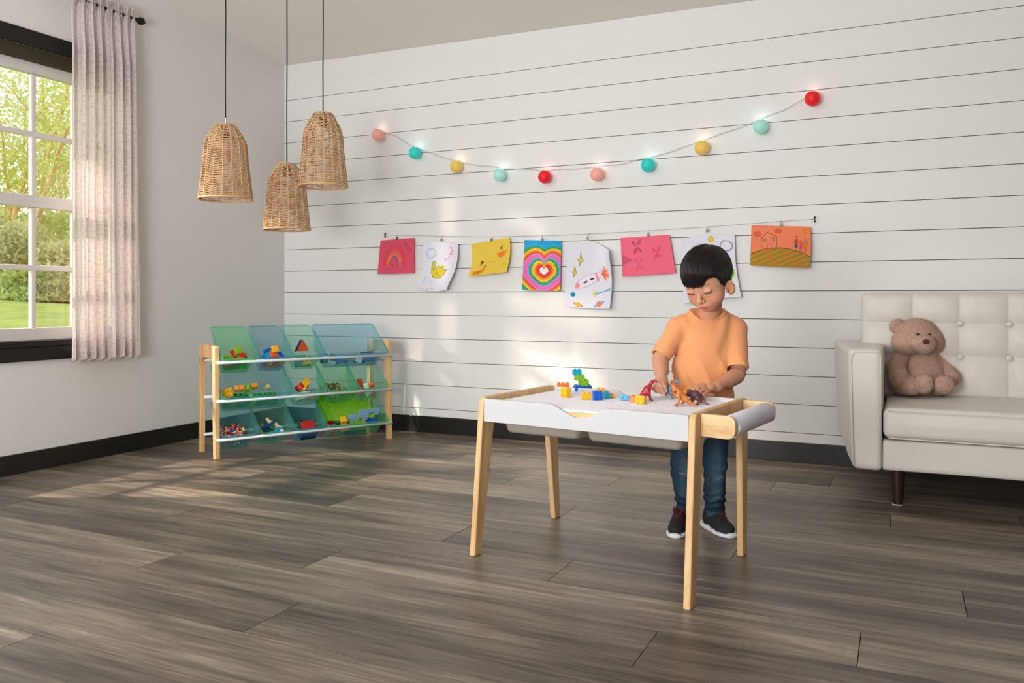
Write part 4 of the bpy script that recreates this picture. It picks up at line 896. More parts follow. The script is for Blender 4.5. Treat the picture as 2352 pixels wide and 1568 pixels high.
# foam blocks in the right middle bin
def foam(label, c, M, dims, group):
    q = MB(); x, y, z = dims; q.box(-x/2, x/2, -y/2, y/2, 0, z); o = mk('foam_block', q.arr()@M[:3, :3].T, q.f, PC[c], bevel=0.006); o.location = M[:3, 3]; tag(o, label, 'toy block', group)
G_ = 'wooden blocks in the right middle bin'
foam('rust orange long block leaning at the left of the bin', 'rust', inbin(B13, -.55, .055, .036, .0, .75, 0), (.034, .105, .022), G_)
foam('rust orange block at the right of the bin', 'rust', inbin(B13, .72, .035, .018, .0, .55, 0), (.034, .07, .022), G_)
foam('white block in the middle of the bin', 'white', inbin(B13, -.05, .030, .045, .3, .7, 0), (.030, .07, .020), G_)
brick('pale white knobbed brick between the rust orange blocks of the right middle bin', 'white', inbin(B13, .12, .026, .016, .4, .3, 0), 1, 2, .026, .03, ball=True)
brick('small orange knobbed piece in the right middle bin', 'orange', inbin(B13, .35, .040, .060, .4, .3, 0), 1, 1, .022, .018, ball=True)
# red set and dark boxes in the third bottom bin
G_ = 'boxes in the bottom row aqua bin'
foam('red flat box on top in the third bottom bin', 'red', inbin(B22, .25, .035, .062, .05, .25, 0), (.085, .05, .018), G_)
foam('navy box standing low in the third bottom bin', 'navy', inbin(B22, .3, .012, .004, .05, 0, 0), (.095, .06, .052), G_)
foam('dark green thin box at the left of the third bottom bin', 'dgreen', inbin(B22, -.45, .045, .06, .3, .2, 0), (.018, .05, .02), G_)
foam('black thin box beside the dark green one', 'black', inbin(B22, -.25, .045, .062, .3, .2, 0), (.020, .05, .02), G_)
# tiny connectors (uncountable), small figures and toy animals
def heap(Bn, n, cols, r, zmax, label, name, cat, fymax=0.12):
    M, W = Bn; rr = np.random.RandomState(int(W*1000)+n); vv = []; ff = []; nn = 0; cc = []
    for i in range(n):
        fx = rr.uniform(-1, 1); fy = rr.uniform(0.0, fymax); z = 0.006+rr.rand()*zmax*(1-0.55*fy/fymax)*(1-0.25*abs(fx)); c = lin(*cols[rr.randint(len(cols))])
        q = MB(); k = 6; rad_ = r*rr.uniform(.7, 1.2)
        for j in range(2): q.tube([(-rad_, 0, 0), (rad_, 0, 0)], rad_*0.42, 5, M=RZ(j*PI/2))
        q.sphere((0, 0, 0), rad_*0.55, 6, 4)
        MM = inbin(Bn, fx*0.95, fy, z, rr.rand()*6, rr.rand()*6, rr.rand()*6); a = q.arr()@MM[:3, :3].T+MM[:3, 3]
        vv.append(a); ff += [tuple(x+nn for x in g) for g in q.f]; nn += len(a); cc.append(np.tile(c, (len(a), 1)))
    v = np.vstack(vv); c0 = v.mean(0); o = mk(name, v-c0, ff, VC, colors=np.vstack(cc), smooth=True); o.location = c0; tag(o, label, cat, kind='stuff')
VC = mat('coloured_plastic', (1, 1, 1), rough=0.3, vcol=True)
heap(B20, 300, [(220, 40, 60), (240, 190, 60), (30, 90, 190), (230, 90, 130), (235, 225, 190), (200, 30, 40)], .0085, .085, 'heap of tiny red yellow blue and pink plastic connectors in the left bottom bin', 'connector_pieces', 'toy pieces')
heap(B12, 110, [(60, 120, 70), (170, 150, 90), (210, 180, 110), (40, 90, 60), (190, 110, 80)], .010, .055, 'jumble of small green and tan plastic figures in the green middle bin', 'small_figures', 'toy figures')
heap(B21, 50, [(120, 180, 90), (220, 120, 120), (60, 150, 100), (240, 200, 80)], .012, .030, 'jumble of small coloured pieces under the animals in the second bottom bin', 'small_toys', 'toy pieces')
def animal(label, c, M, s, group):
    t = SDF((-.07, -.05, -.01), (.07, .05, .07), 0.0035); t.ell((0, 0, .026), (.032, .015, .016)); t.cone((.026, 0, .032), (.045, 0, .040), .010, .008, .004); t.cone((-.03, 0, .028), (-.055, 0, .034), .008, .002, .004)
    for sx in (-.02, .02):
        for sy in (-.009, .009): t.cone((sx, sy, .02), (sx*1.2, sy*1.3, .003), .006, .005, .003)
    v, f = t.mesh(); o = mk('toy_animal', (v*s)@M[:3, :3].T, f, PC[c], smooth=True); o.location = M[:3, 3]; tag(o, label, 'toy animal', group)
G_ = 'toy animals in the second bottom bin'
animal('dark blue toy animal on top of the second bottom bin', 'navy', inbin(B21, -.45, .050, .052, .4, .2, 0), 1.0, G_)
animal('green toy animal reared up in the second bottom bin', 'dgreen', inbin(B21, -.2, .060, .062, 1.2, 1.0, 0), 1.0, G_)
animal('cream toy animal at the right of the second bottom bin', 'tan', inbin(B21, .15, .052, .052, 2.4, .3, 0), 1.0, G_)
animal('bright blue toy animal low in the second bottom bin', 'sky', inbin(B21, .2, .022, .030, .4, .2, 0), 1.1, G_)
animal('white toy animal low at the right of the second bottom bin', 'white', inbin(B21, .65, .026, .034, 2.0, .4, 0), 1.0, G_)
animal('light green toy animal low at the left of the second bottom bin', 'green', inbin(B21, -.55, .010, .012, .2, .0, 0), 1.1, G_)
# ================================================================= ACTIVITY TABLE
TA = math.radians(-8.13); TC = np.array([2.989, -1.890, 0.0]); TM = T(*TC)@RZ(TA)
tbl = thing('activity_table', 'white children\'s activity table with splayed pine end frames in front of the child', 'table', tuple(TC), TA)
TL, TD, THt = 0.744, 0.470, 0.519           # length, depth at the top, height
HX, HY = TL/2, TD/2
PLASTW = mat('white_building_plate', lin(244, 242, 248), rough=0.35, spec=0.4); TRAY = clearmat('tray_plastic', lin(214, 208, 192), 0.8, 0.2)
for sx, sk in ((-1, 0.0), (1, 0.0)):
    x0, x1 = (-HX, -HX+0.021) if sx < 0 else (HX-0.021, HX)
    q = MB(); out = uframe(HY, 0.279, THt, 0.060, 0.041, 0.021, 0.440, 0.022, 0.030); placeframe(q, out, x0, x1, 0.0)
    v_ = q.arr(); kz = np.clip(1-v_[:, 2]/0.44, 0, 1)           # each foot stands where it was measured on the floor
    for fy, (mx_, my_) in ((-1, (1089.7, 1278.7) if sx < 0 else (1585, 1403)), (1, (1275, 1191.5) if sx < 0 else (1707, 1278.7))):
        tgt = onz(mx_, my_); cur = (TM@[x1, (-0.279 if fy < 0 else 0.238), 0, 1])[:3]; dl = RZ(-TA)[:3, :3]@(tgt-cur); sel = (v_[:, 1]*fy > 0); v_[sel, 0] += dl[0]*kz[sel]; v_[sel, 1] += dl[1]*kz[sel]
    q.v = [v_]
    fr = mb('end_frame', q, PINE, tbl, bevel=0.004, seg=3)
    for y, z in ((-0.155, 0.487), (-0.120, 0.474)):
        if sx > 0: q = MB(); q.lathe([(0, -0.001), (0.0035, -0.001), (0.0035, 0.0012), (0, 0.0006)], 10, T(x1, y-0.03, z-0.02)@RY(PI/2)); mb('screw', q, SCREW, fr)
def apron(yc, th, uc, wide):
    n = 28; up = []
    zt, dep = 0.514, 0.036
    for i in range(n+1):
        t = i/n; u = uc-wide/2+wide*t; up.append((u, zt-dep*0.5*(1-math.cos(2*PI*t))**1.0 if False else zt-dep*(math.sin(PI*t)**1.6)))
    poly = [(-HX+0.021, 0.440), (HX-0.021, 0.440), (HX-0.021, zt)]+[(u, z) for u, z in up[::-1]]+[(-HX+0.021, zt)]
    q = MB(); M = np.array([[1, 0, 0, 0], [0, 0, -1, yc], [0, 1, 0, 0], [0, 0, 0, 1.0]]); q.prism(poly, -th/2, th/2, M); return q
def upix(px, v):                             # where a pixel column meets the table's long side
    best = min(np.linspace(-HX, HX, 400), key=lambda u: abs(CX0+FPX*(((TM@[u, v, .5, 1])[:3]-CAM)@RW)/(((TM@[u, v, .5, 1])[:3]-CAM)@FW)-px)); return best
fa, fb = upix(1262, -HY), upix(1398, -HY); ba, bb = upix(1424, HY), upix(1560, HY)
mb('front_apron', apron(-HY+0.0085, 0.015, (fa+fb)/2, fb-fa), SHELL, tbl, bevel=0.002)
mb('rear_apron', apron(HY-0.0085, 0.015, (fa+fb)/2, fb-fa), SHELL, tbl, bevel=0.002)
q = MB(); q.box(-HX+0.022, HX-0.022, -HY+0.017, HY-0.017, 0.494, 0.500); top = mb('studded_top', q, PLASTW, tbl)
q = MB(); q.box(-HX+0.022, HX-0.022, -HY+0.017, HY-0.017, 0.474, 0.4935); mb('core_board', q, PINEX, tbl)
u_ = 0.0080; q = MB(); nx, ny = int((TL-0.05)/u_), int((TD-0.042)/u_); k = 6
cs = [(0.0024*math.cos(2*PI*i/k), 0.0024*math.sin(2*PI*i/k)) for i in range(k)]; V = []; F = []
gx = (np.arange(nx)-(nx-1)/2)*u_; gy = (np.arange(ny)-(ny-1)/2)*u_
bv = np.array([(x, y, 0.4998) for x, y in cs]+[(x*0.85, y*0.85, 0.5012) for x, y in cs]); ctr = np.array([(x, y, 0) for x in gx for y in gy])
V = (ctr[:, None, :]+bv[None]).reshape(-1, 3); idx = np.arange(len(ctr))[:, None, None]*12
side = np.array([(i, (i+1) % 6, 6+(i+1) % 6, 6+i) for i in range(6)]); capq = np.array([(6, 7, 8, 9), (6, 9, 10, 11)])
F = (idx+np.vstack([side, capq])[None]).reshape(-1, 4); o = mk('studs', V, F, PLASTW, top); o['kind'] = 'stuff'
for a_, b_ in ((-HX+0.075, -0.020), (0.005, HX-0.055)):
    q = MB(); rr_ = lambda ins, z, r: [(x+(a_+b_)/2, y-HY+0.035, z) for x, y in [(p, w+ins) for p, w in rrect(b_-a_-2*ins, TD-0.07-2*ins, r)]]
    L = [rr_(-0.006, 0.438, 0.02), rr_(0, 0.438, 0.02), rr_(0.004, 0.414, 0.02), rr_(0.012, 0.405, 0.014), rr_(0.025, 0.403, 0.01)]
    f = [];
    for i in range(len(L)-1): f += [(i*20+j, i*20+(j+1) % 20, (i+1)*20+(j+1) % 20, (i+1)*20+j) for j in range(20)]
    f.append(tuple(80+j for j in range(19, -1, -1))); q.add([p for l in L for p in l], f); mb('tray', q, TRAY, tbl, auto=40)
# paper roll holder on the right end
RU, RZc = HX+0.066, 0.482
for y0, y1 in ((-0.196, -0.180), (0.180, 0.196)):
    q = MB(); pr = [(HX, 0.516), (HX, 0.452)]+[(HX+0.076+0.024*math.cos(t), 0.474+0.024*math.sin(t)) for t in np.linspace(-PI/2, 0, 7)]+[(HX+0.080+0.020*math.cos(t), 0.495+0.020*math.sin(t)) for t in np.linspace(0, PI/2, 7)]
    n = []; M = np.array([[1, 0, 0, 0], [0, 0, -1, y1], [0, 1, 0, 0], [0, 0, 0, 1.0]]); q.prism(pr, 0, y1-y0, M); ar = mb('roll_arm', q, PINEX, tbl, bevel=0.0025, seg=2)
q = MB(); q.tube([(RU+0.008, -0.180, RZc+0.002), (RU+0.008, 0.180, RZc+0.002)], 0.008, 14, M=None); mb('dowel', q, PINE, tbl, smooth=True)
rl = thing('paper_roll', 'roll of white drawing paper held at the right end of the table', 'paper roll', tuple((TM@[RU+0.008, 0, RZc, 1])[:3]), TA)
PAPERW = mat('white_paper', lin(226, 226, 238), rough=0.7, spec=0.2); CARD = mat('card_core', lin(150, 140, 150), rough=0.8)
q = MB(); q.lathe([(0.0085, -0.172), (0.031, -0.172), (0.0315, -0.171), (0.0315, 0.171), (0.031, 0.172), (0.0085, 0.172)], 40, RX(-PI/2), cap=False); mb('paper', q, PAPERW, rl, auto=40)
q = MB(); q.lathe([(0.0084, -0.1735), (0.0175, -0.1735), (0.0175, -0.1725), (0.0084, -0.1725)], 24, RX(-PI/2), cap=False); mb('core', q, CARD, rl, auto=40)

# ---------------------------------------------------------------- bricks on the table
ZP = 0.5018
def tb(label, col, px, py, yaw, nx=2, ny=2, z=ZP, tx=0.0, ty=0.0, dz=0.0, u=0.0158, grp=None):
    p = onz(px, py, z if z < 0.51 else ZP); p[2] = z+dz
    return brick(label, col, T(*p)@RZ(math.radians(yaw))@RX(math.radians(tx))@RY(math.radians(ty)), nx, ny, u, 0.0192, grp)
tb('orange brick at the back left of the table beside the brick tower', 'orange', 1293.5, 892.5, 24, 3, 2)
st = onz(1337.5, 897, ZP); YW = math.radians(38)
def stack(label, col, dx, dy, k, nx, ny):
    d = RZ(YW)@np.array([dx*0.0158, dy*0.0158, 0, 0]); return brick(label, col, T(st[0]+d[0], st[1]+d[1], ZP+k*0.0193)@RZ(YW), nx, ny, 0.0158, 0.0192, 'brick tower on the table')
stack('blue long brick at the foot of the brick tower', 'blue', 0, 0, 0, 4, 2)
stack('lower lime brick of the brick tower', 'lime', 0.3, 0, 1, 2, 2); stack('upper lime brick of the brick tower', 'lime', -0.7, 0, 2, 2, 2)
stack('sky blue brick on top of the brick tower', 'sky', -1.3, 0, 3, 2, 1)
tb('yellow brick standing on its end in front of the brick tower', 'yellow', 1304.5, 911, 62, 2, 2, ty=-90, dz=0.0156)
tb('sky blue brick almost hidden behind the standing yellow brick', 'sky', 1299, 907, 30, 1, 1)
tb('small yellow brick right of the standing one', 'yellow', 1346.5, 916.5, 40, 2, 1)
tb('blue brick lying on its side beside the small yellow brick', 'blue', 1371, 917, 30, 2, 2, tx=78, dz=0.012)
tb('yellow brick behind the sky blue one', 'amber', 1379, 905, 35, 2, 1)
tb('pale sky blue brick right of the blue one', 'sky', 1393, 914, 42, 1, 2)
tb('amber brick lying at the right of the pale sky blue brick', 'amber', 1407, 912, 20, 1, 1, tx=88, dz=0.008)
tb('sky blue brick lying on its side left of the orange brick', 'sky', 1435, 918, 12, 2, 1, tx=84, dz=0.008)
tb('orange brick beside the red dinosaur', 'orange', 1458.5, 923, 6, 2, 1)
tb('yellow brick on its side with its studs facing the room', 'yellow', 1476, 926, -14, 2, 2, tx=84, dz=0.009)
tb('yellow brick lying behind the orange spotted dinosaur', 'yellow', 1572, 909, 10, 3, 2)
q = MB(); q.box(-.016, .016, -.010, .010, 0, .0030); p = onz(1360, 904, ZP); o = mk('toy_tile', q.arr(), q.f, PC['lblue'], bevel=0.0008); o.location = p; o.rotation_euler = (0, 0, 0.4); tag(o, 'flat pale blue tile behind the blue brick lying on its side', 'toy tile')

# ---------------------------------------------------------------- toy dinosaurs
def dinomat(name, back, belly, spot=None, sscale=90):
    m, nt, b, out = newmat(name); L = nt.links.new; N = nt.nodes.new; b.inputs['Roughness'].default_value = 0.42
    tc = N('ShaderNodeNewGeometry'); v = N('ShaderNodeTexVoronoi'); v.inputs['Scale'].default_value = sscale; L(tc.outputs['Position'], v.inputs['Vector'])
    r = N('ShaderNodeValToRGB'); r.color_ramp.elements[0].position = 0.26; r.color_ramp.elements[0].color = (*(spot or back), 1); r.color_ramp.elements[1].position = 0.34; r.color_ramp.elements[1].color = (*back, 1); L(v.outputs['Distance'], r.inputs[0])
    at = N('ShaderNodeVertexColor'); at.layer_name = 'Col'; mx = N('ShaderNodeMix'); mx.data_type = 'RGBA'; L(at.outputs['Color'], mx.inputs[0]); mx.inputs['A'].default_value = (*belly, 1); L(r.outputs[0], mx.inputs['B']); L(mx.outputs['Result'], b.inputs['Base Color']); return m
def P3(px, py, D): return ond(px, py, D)
def dino(name, label, mt, segs, h=0.0011, k=0.003, belly=None, extra=None, dD=0.0):
    """segs: lists of (px,py,D,r) chains"""
    segs = [[(x, y, D+dD, r*(1+dD/2.6)) for x, y, D, r in s] for s in segs]
    pts = [P3(*p[:3]) for s in segs for p in s]; rs = max(p[3] for s in segs for p in s); lo = np.min(pts, 0)-rs-.004; hi = np.max(pts, 0)+rs+.004
    S_ = SDF(lo, hi, h)
    for s in segs: S_.path([P3(*p[:3]) for p in s], [p[3] for p in s], k)
    if extra: extra(S_)
    v, f = S_.mesh(); b0 = v[v[:, 2].argmin()].copy(); c = v.mean(0); c[2] = v[:, 2].min()
    w = np.ones(len(v)) if belly is None else belly(v)
    o = mk(name, v-c, f, mt, smooth=True, colors=np.repeat(w[:, None], 3, 1)); o.location = c; return tag(o, label, 'toy dinosaur')
def seat_on(o, z=ZP): o.location.z = z-0.0005
m_red = dinomat('red_dinosaur', lin(176, 44, 62), lin(150, 70, 60), lin(120, 26, 42), 150)
seat_on(dino('toy_dinosaur', 'red toy dinosaur standing upright beside the child\'s right hand', m_red,
 [[(1503, 874, 2.70, .0052), (1497, 877, 2.70, .0060), (1493, 884, 2.70, .0060), (1487, 893, 2.70, .0125), (1481, 902, 2.70, .0120), (1474, 907, 2.70, .0070), (1466, 911, 2.71, .0025)],
  [(1504, 874, 2.69, .0052), (1507, 875.5, 2.685, .0036)], [(1490, 901, 2.69, .0072), (1492, 909, 2.69, .0042), (1494.5, 917, 2.69, .0033), (1498.5, 919.3, 2.68, .0026)],
  [(1480, 905, 2.71, .0070), (1479.5, 911, 2.71, .0040), (1478.5, 916, 2.71, .0030), (1482, 918, 2.70, .0024)], [(1496, 889, 2.685, .0035), (1500, 892, 2.68, .0022), (1502.5, 890.5, 2.675, .0018)]], belly=lambda v: np.ones(len(v)), dD=0.05))
m_or = dinomat('orange_spotted_dinosaur', lin(222, 132, 70), lin(230, 150, 84), lin(84, 44, 28), 270)
seat_on(dino('toy_dinosaur', 'orange black-spotted toy dinosaur rearing up in front of the child', m_or,
 [[(1542, 877, 2.46, .0050), (1545, 882, 2.46, .0070), (1549, 890, 2.46, .0085), (1557, 902, 2.46, .0150), (1565, 909, 2.46, .0125), (1576, 917, 2.455, .0085), (1588, 927, 2.45, .0048), (1601, 933, 2.44, .0018)],
  [(1541, 878, 2.455, .0045), (1540, 881, 2.45, .0032)], [(1558, 909, 2.45, .0090), (1560, 918, 2.45, .0050), (1558, 926, 2.45, .0040), (1554, 931, 2.45, .0034), (1550.5, 930.5, 2.445, .0022)],
  [(1567, 910, 2.47, .0080), (1571, 918, 2.475, .0048), (1570, 925, 2.475, .0036), (1566, 927, 2.47, .0028)], [(1550, 900, 2.445, .0042), (1544, 903, 2.43, .0028), (1540, 903.5, 2.425, .0020)]], belly=lambda v: np.ones(len(v)), dD=0.155))
m_br = dinomat('maroon_brown_dinosaur', lin(96, 58, 64), lin(190, 120, 78), lin(80, 46, 52), 60)
def frill(S_):
    S_.ell(P3(1585, 900.5, 2.655), (.0115, .0045, .0085), np.stack([RW*0.8-UP*0.6, FW, UP*0.8+RW*0.6]), .003)
    S_.cone(P3(1578, 905, 2.645), P3(1574.5, 901.5, 2.64), .0022, .0008, .002)
seat_on(dino('toy_dinosaur', 'maroon brown horned toy dinosaur on four legs under the child\'s left hand', m_br,
 [[(1579, 907, 2.49, .0062), (1586, 906, 2.50, .0095), (1597, 908, 2.50, .0150), (1606, 912, 2.50, .0120), (1614, 919, 2.50, .0070), (1621, 926, 2.49, .0036), (1629, 929.5, 2.48, .0014)],
  [(1590, 912, 2.49, .0075), (1588, 920, 2.49, .0042), (1585, 924, 2.49, .0036), (1582, 925.5, 2.485, .0026)], [(1603, 915, 2.49, .0080), (1605, 921, 2.49, .0042), (1603, 927, 2.49, .0036), (1600, 928.5, 2.485, .0026)],
  [(1607, 914, 2.515, .0070), (1611, 920, 2.515, .0040), (1610, 925, 2.515, .0032)], [(1593, 912, 2.515, .0065), (1592, 919, 2.515, .0036), (1590, 923, 2.515, .0030)]], belly=lambda v: 0.62+0.38*np.clip((v[:, 2]-v[:, 2].min()-0.010)/0.012, 0, 1), extra=frill, dD=0.155))
m_bl = dinomat('blue_grey_dinosaur', lin(92, 140, 178), lin(120, 126, 124), lin(92, 140, 178), 60)
seat_on(dino('toy_dinosaur', 'blue grey long-necked toy dinosaur held in the child\'s right hand', m_bl,
 [[(1558, 878, 2.60, .0030), (1554.5, 876, 2.605, .0050), (1552, 881, 2.61, .0035), (1551, 889, 2.61, .0042), (1546, 894, 2.61, .0090), (1538, 895, 2.61, .0150), (1531, 896, 2.61, .0100), (1525, 897, 2.61, .0035)],
  [(1531, 900, 2.60, .0058), (1529.5, 906, 2.60, .0028), (1531.5, 910, 2.60, .0026), (1533, 911, 2.595, .0022)], [(1543, 902, 2.60, .0055), (1542, 909, 2.60, .0028), (1544, 915.5, 2.60, .0026), (1545.5, 916, 2.595, .0024)],
  [(1547, 901, 2.615, .0050), (1546.5, 906, 2.615, .0026), (1549, 910.5, 2.615, .0024)]], belly=lambda v: np.clip((v[:, 2]-v[:, 2].min()-0.016)/0.005, 0, 1), dD=0.19))
# ================================================================= PICTURES HANGING ON THE WALL
class Art:
    """paints crayon strokes on a grid of vertex colours; x right, y down, both 0..1"""
    def __init__(s, asp, base, n=110):
        s.nx = n; s.ny = max(20, int(n/asp)); s.asp = asp
        X, Y = np.meshgrid(np.linspace(0, 1, s.nx), np.linspace(0, 1, s.ny)); s.X = X; s.Y = Y/1.0
        s.c = np.ones((s.ny, s.nx, 3))*np.array(base); s.rs = np.random.RandomState(5)
    def blend(s, a, col):
        a = np.clip(a, 0, 1)[..., None]; s.c = s.c*(1-a)+np.array(lin(*col))*a
    def d(s, p, q):
        ax, ay = p; bx, by = q; X = s.X-ax; Y = (s.Y-ay)/s.asp; ux, uy = bx-ax, (by-ay)/s.asp; L = ux*ux+uy*uy+1e-12
        t = np.clip((X*ux+Y*uy)/L, 0, 1); return np.hypot(X-t*ux, Y-t*uy)
    def line(s, pts, w, col, a=1.0, closed=False):
        D = np.full(s.X.shape, 9.0); P = list(pts)+([pts[0]] if closed else [])
        for i in range(len(P)-1): D = np.minimum(D, s.d(P[i], P[i+1]))
        s.blend(a*np.clip(1-(D-w/2)/0.006, 0, 1), col); return s
    def poly(s, pts, col, a=1.0):
        ins = np.zeros(s.X.shape, bool); n = len(pts)
        for i in range(n):
            x0, y0 = pts[i]; x1, y1 = pts[(i+1) % n]
            cnd = ((y0 > s.Y) != (y1 > s.Y)) & (s.X < (x1-x0)*(s.Y-y0)/((y1-y0) or 1e-9)+x0); ins ^= cnd
        s.blend(ins*a, col); return s
    def ell(s, cx, cy, rx, ry, col, a=1.0, w=None, rot=0.0):
        x = s.X-cx; y = (s.Y-cy)/s.asp; c, k = math.cos(rot), math.sin(rot); u = (x*c+y*k)/rx; v = (-x*k+y*c)/ry; r = np.hypot(u, v); m = min(rx, ry)
        if w is None: s.blend(a*np.clip((1-r)*m/0.006+0.5, 0, 1), col)
        else: s.blend(a*np.clip(1-(abs(r-1)*m-w/2)/0.006, 0, 1), col)
        return s
    def cloud(s, cx, cy, rx, ry, col, w=0.008, n=8, a=1.0, fill=None):
        P = []
        for i in range(n*8):
            t = 2*PI*i/(n*8); b = 1+0.22*abs(math.sin(n*t/2)); P.append((cx+rx*b*math.cos(t), cy+ry*b*math.sin(t)))
        if fill: s.poly(P, fill, 0.8)
        return s.line(P, w, col, a, True)
PMAT = {}
def papermat():
    m, nt, b, out = newmat('drawing_paper'); at = nt.nodes.new('ShaderNodeVertexColor'); at.layer_name = 'Col'; nt.links.new(at.outputs['Color'], b.inputs['Base Color'])
    b.inputs['Roughness'].default_value = 0.7; b.inputs['Specular IOR Level'].default_value = 0.2; return m
PM = papermat(); CLIPM = mat('small_metal_clip', lin(120, 112, 104), rough=0.3, metal=0.9)
def wirey(px): return np.interp(px, [883, 1017, 1130, 1246, 1357, 1488, 1625, 1794, 1871], [539.4, 542.5, 543.5, 541.5, 537, 530, 521, 508, 503])
def sheet(label, art, TLp, TRp, BRp, BLp, shape, clip, name='drawing'):
    c = [ony(*p, -0.022) for p in (TLp, TRp, BRp, BLp)]; ny, nx = art.X.shape; U, V = art.X, art.Y
    P = (c[0][None, None]*((1-U)*(1-V))[..., None]+c[1]*(U*(1-V))[..., None]+c[2]*(U*V)[..., None]+c[3]*((1-U)*V)[..., None])
    dx, dy, dz = shape(U, V); P[..., 0] += dx; P[..., 2] += dz; P[..., 1] = -0.020-np.maximum(dy, 0.0)
    F = [(i*nx+j, (i+1)*nx+j, (i+1)*nx+j+1, i*nx+j+1) for i in range(ny-1) for j in range(nx-1)]
    ctr = np.array([P[..., 0].mean(), -0.02, P[..., 2].min()]); o = mk(name, P.reshape(-1, 3)-ctr, np.array(F), PM, smooth=True, colors=art.c.reshape(-1, 3), solid=0.0004); o.location = ctr
    tag(o, label, 'drawing')
    # clip: folded metal jaws with a wire loop over the line
    p = ony(clip[0], clip[1], -0.022); w = ony(clip[0], wirey(clip[0]), -0.020)
    t = thing('paper_clip', 'small metal clip holding the '+label.split(' drawing')[0].split(' picture')[0]+' sheet to the wire', 'clip', tuple(p), 0, 'clips on the picture wire')
    yo = -0.020-float(np.max(np.where(V < 0.08, dy, 0)))
    q = MB(); q.hexa([(p[0]-.006, yo-.005, p[2]-.011), (p[0]+.006, yo-.005, p[2]-.011), (p[0]+.006, yo+.005, p[2]-.011), (p[0]-.006, yo+.005, p[2]-.011)], [(p[0]-.0045, yo-.003, p[2]+.008), (p[0]+.0045, yo-.003, p[2]+.008), (p[0]+.0045, yo+.003, p[2]+.008), (p[0]-.0045, yo+.003, p[2]+.008)]); mb('jaw', q, CLIPM, t, world=True, bevel=0.0008)
    q = MB(); q.tube([(p[0]-.002, yo, p[2]+.007), (p[0]-.002, (yo-.02)/2, w[2]), (p[0], -.0195, w[2]+.003), (p[0]+.002, (yo-.02)/2, w[2]), (p[0]+.002, yo, p[2]+.007)], 0.0007, 5); mb('loop', q, CLIPM, t, world=True)
Z0 = lambda U: U*0
# 1 pink sheet with a rainbow
a = Art(0.98, lin(222, 82, 108))
for r, c in ((.30, (214, 52, 78)), (.265, (226, 60, 70)), (.225, (230, 84, 70)), (.19, (232, 120, 72)), (.155, (232, 144, 80)), (.12, (140, 96, 130)), (.095, (176, 84, 130))):
    a.line([(0.45+r*1.0*math.cos(t), 0.74-r*2.0*math.sin(t) if math.sin(t) > 0 else .74) for t in np.linspace(0, PI, 30)], .035 if r < .29 else .012, c, .75)
for cx in (.31, .62): a.cloud(cx, .80, .11, .07, (190, 52, 84), .01, 6, .7)
a.cloud(.2, .15, .09, .05, (190, 60, 84), .007, 6, .6)
a.line([(.72, .12), (.92, .36), (.84, .40), (.74, .2), (.72, .12)], .008, (150, 50, 70), .8); a.line([(.8, .1), (.9, .06)], .006, (160, 60, 80), .6)
sheet('pink sheet with a crayon rainbow drawing', a, (873.7, 552.2), (951.4, 545.9), (951.4, 627.1), (869.2, 629.2), lambda U, V: (Z0(U), 0.012*(1-U)*V+0.004*np.sin(PI*U), Z0(U)), (911.8, 546.5))
# 2 white sheet with a yellow duck
a = Art(0.78, lin(228, 228, 240))
a.cloud(.24, .25, .115, .09, (110, 175, 220), .008, 7)
a.line([(.80, .08), (.83, .2), (.76, .30), (.66, .38)], .006, (214, 120, 150))
for x, y in ((.78, .11), (.84, .17), (.78, .24), (.76, .33), (.66, .38), (.83, .24)): a.ell(x, y, .028, .012, (226, 110, 140), 1, None, 1.0)
body = [(.35, .60), (.40, .55), (.50, .52), (.60, .54), (.66, .59), (.74, .57), (.70, .66), (.62, .74), (.50, .76), (.38, .74), (.32, .66), (.30, .56), (.32, .49), (.31, .45), (.34, .42), (.41, .44), (.41, .50), (.36, .55)]
a.poly(body, (222, 204, 54)); a.line(body, .008, (96, 84, 30), .9, True); a.line([(.45, .62), (.50, .70), (.58, .70), (.56, .60)], .006, (110, 96, 40), .8); a.ell(.385, .455, .009, .009, (30, 30, 30)); a.poly([(.34, .41), (.35, .46), (.375, .43)], (226, 190, 90))
a.poly([(.55, .52), (.60, .49), (.68, .51), (.66, .55)], (226, 206, 60)); a.line([(.10, .88), (.16, .74), (.15, .86), (.10, .88)], .005, (150, 200, 140), .8)
for y in (.80, .84): a.line([(.28, y), (.36, y+.03), (.46, y+.02)], .004, (190, 190, 200), .8)
a.ell(.42, .95, .03, .015, (150, 196, 40), 1, None, -.5); a.ell(.29, .975, .02, .012, (150, 196, 40)); a.ell(.68, .92, .05, .045, (210, 210, 216), .8, .006)
def sh(U, V):
    dy = 0.006+0.024*np.clip((U-0.55)/0.45, 0, 1)**2*(0.5+V)+0.030*np.clip((0.25-U)/0.25, 0, 1)**2*V**3
    return 0.022*np.sin(PI*np.clip(V*1.15-0.05, 0, 1))*U**2+0.022*V*(1-V)*4*0.6*(1-U)**2*(V < 2)-0.0*U, dy, 0.010*np.sin(PI*U)*(1-V)-0.018*np.sin(PI*U)*V**3
sheet('curled white duck drawing', a, (972.7, 556), (1056, 561), (1033.9, 664.5), (962, 659.6), sh, (1017, 550.6))
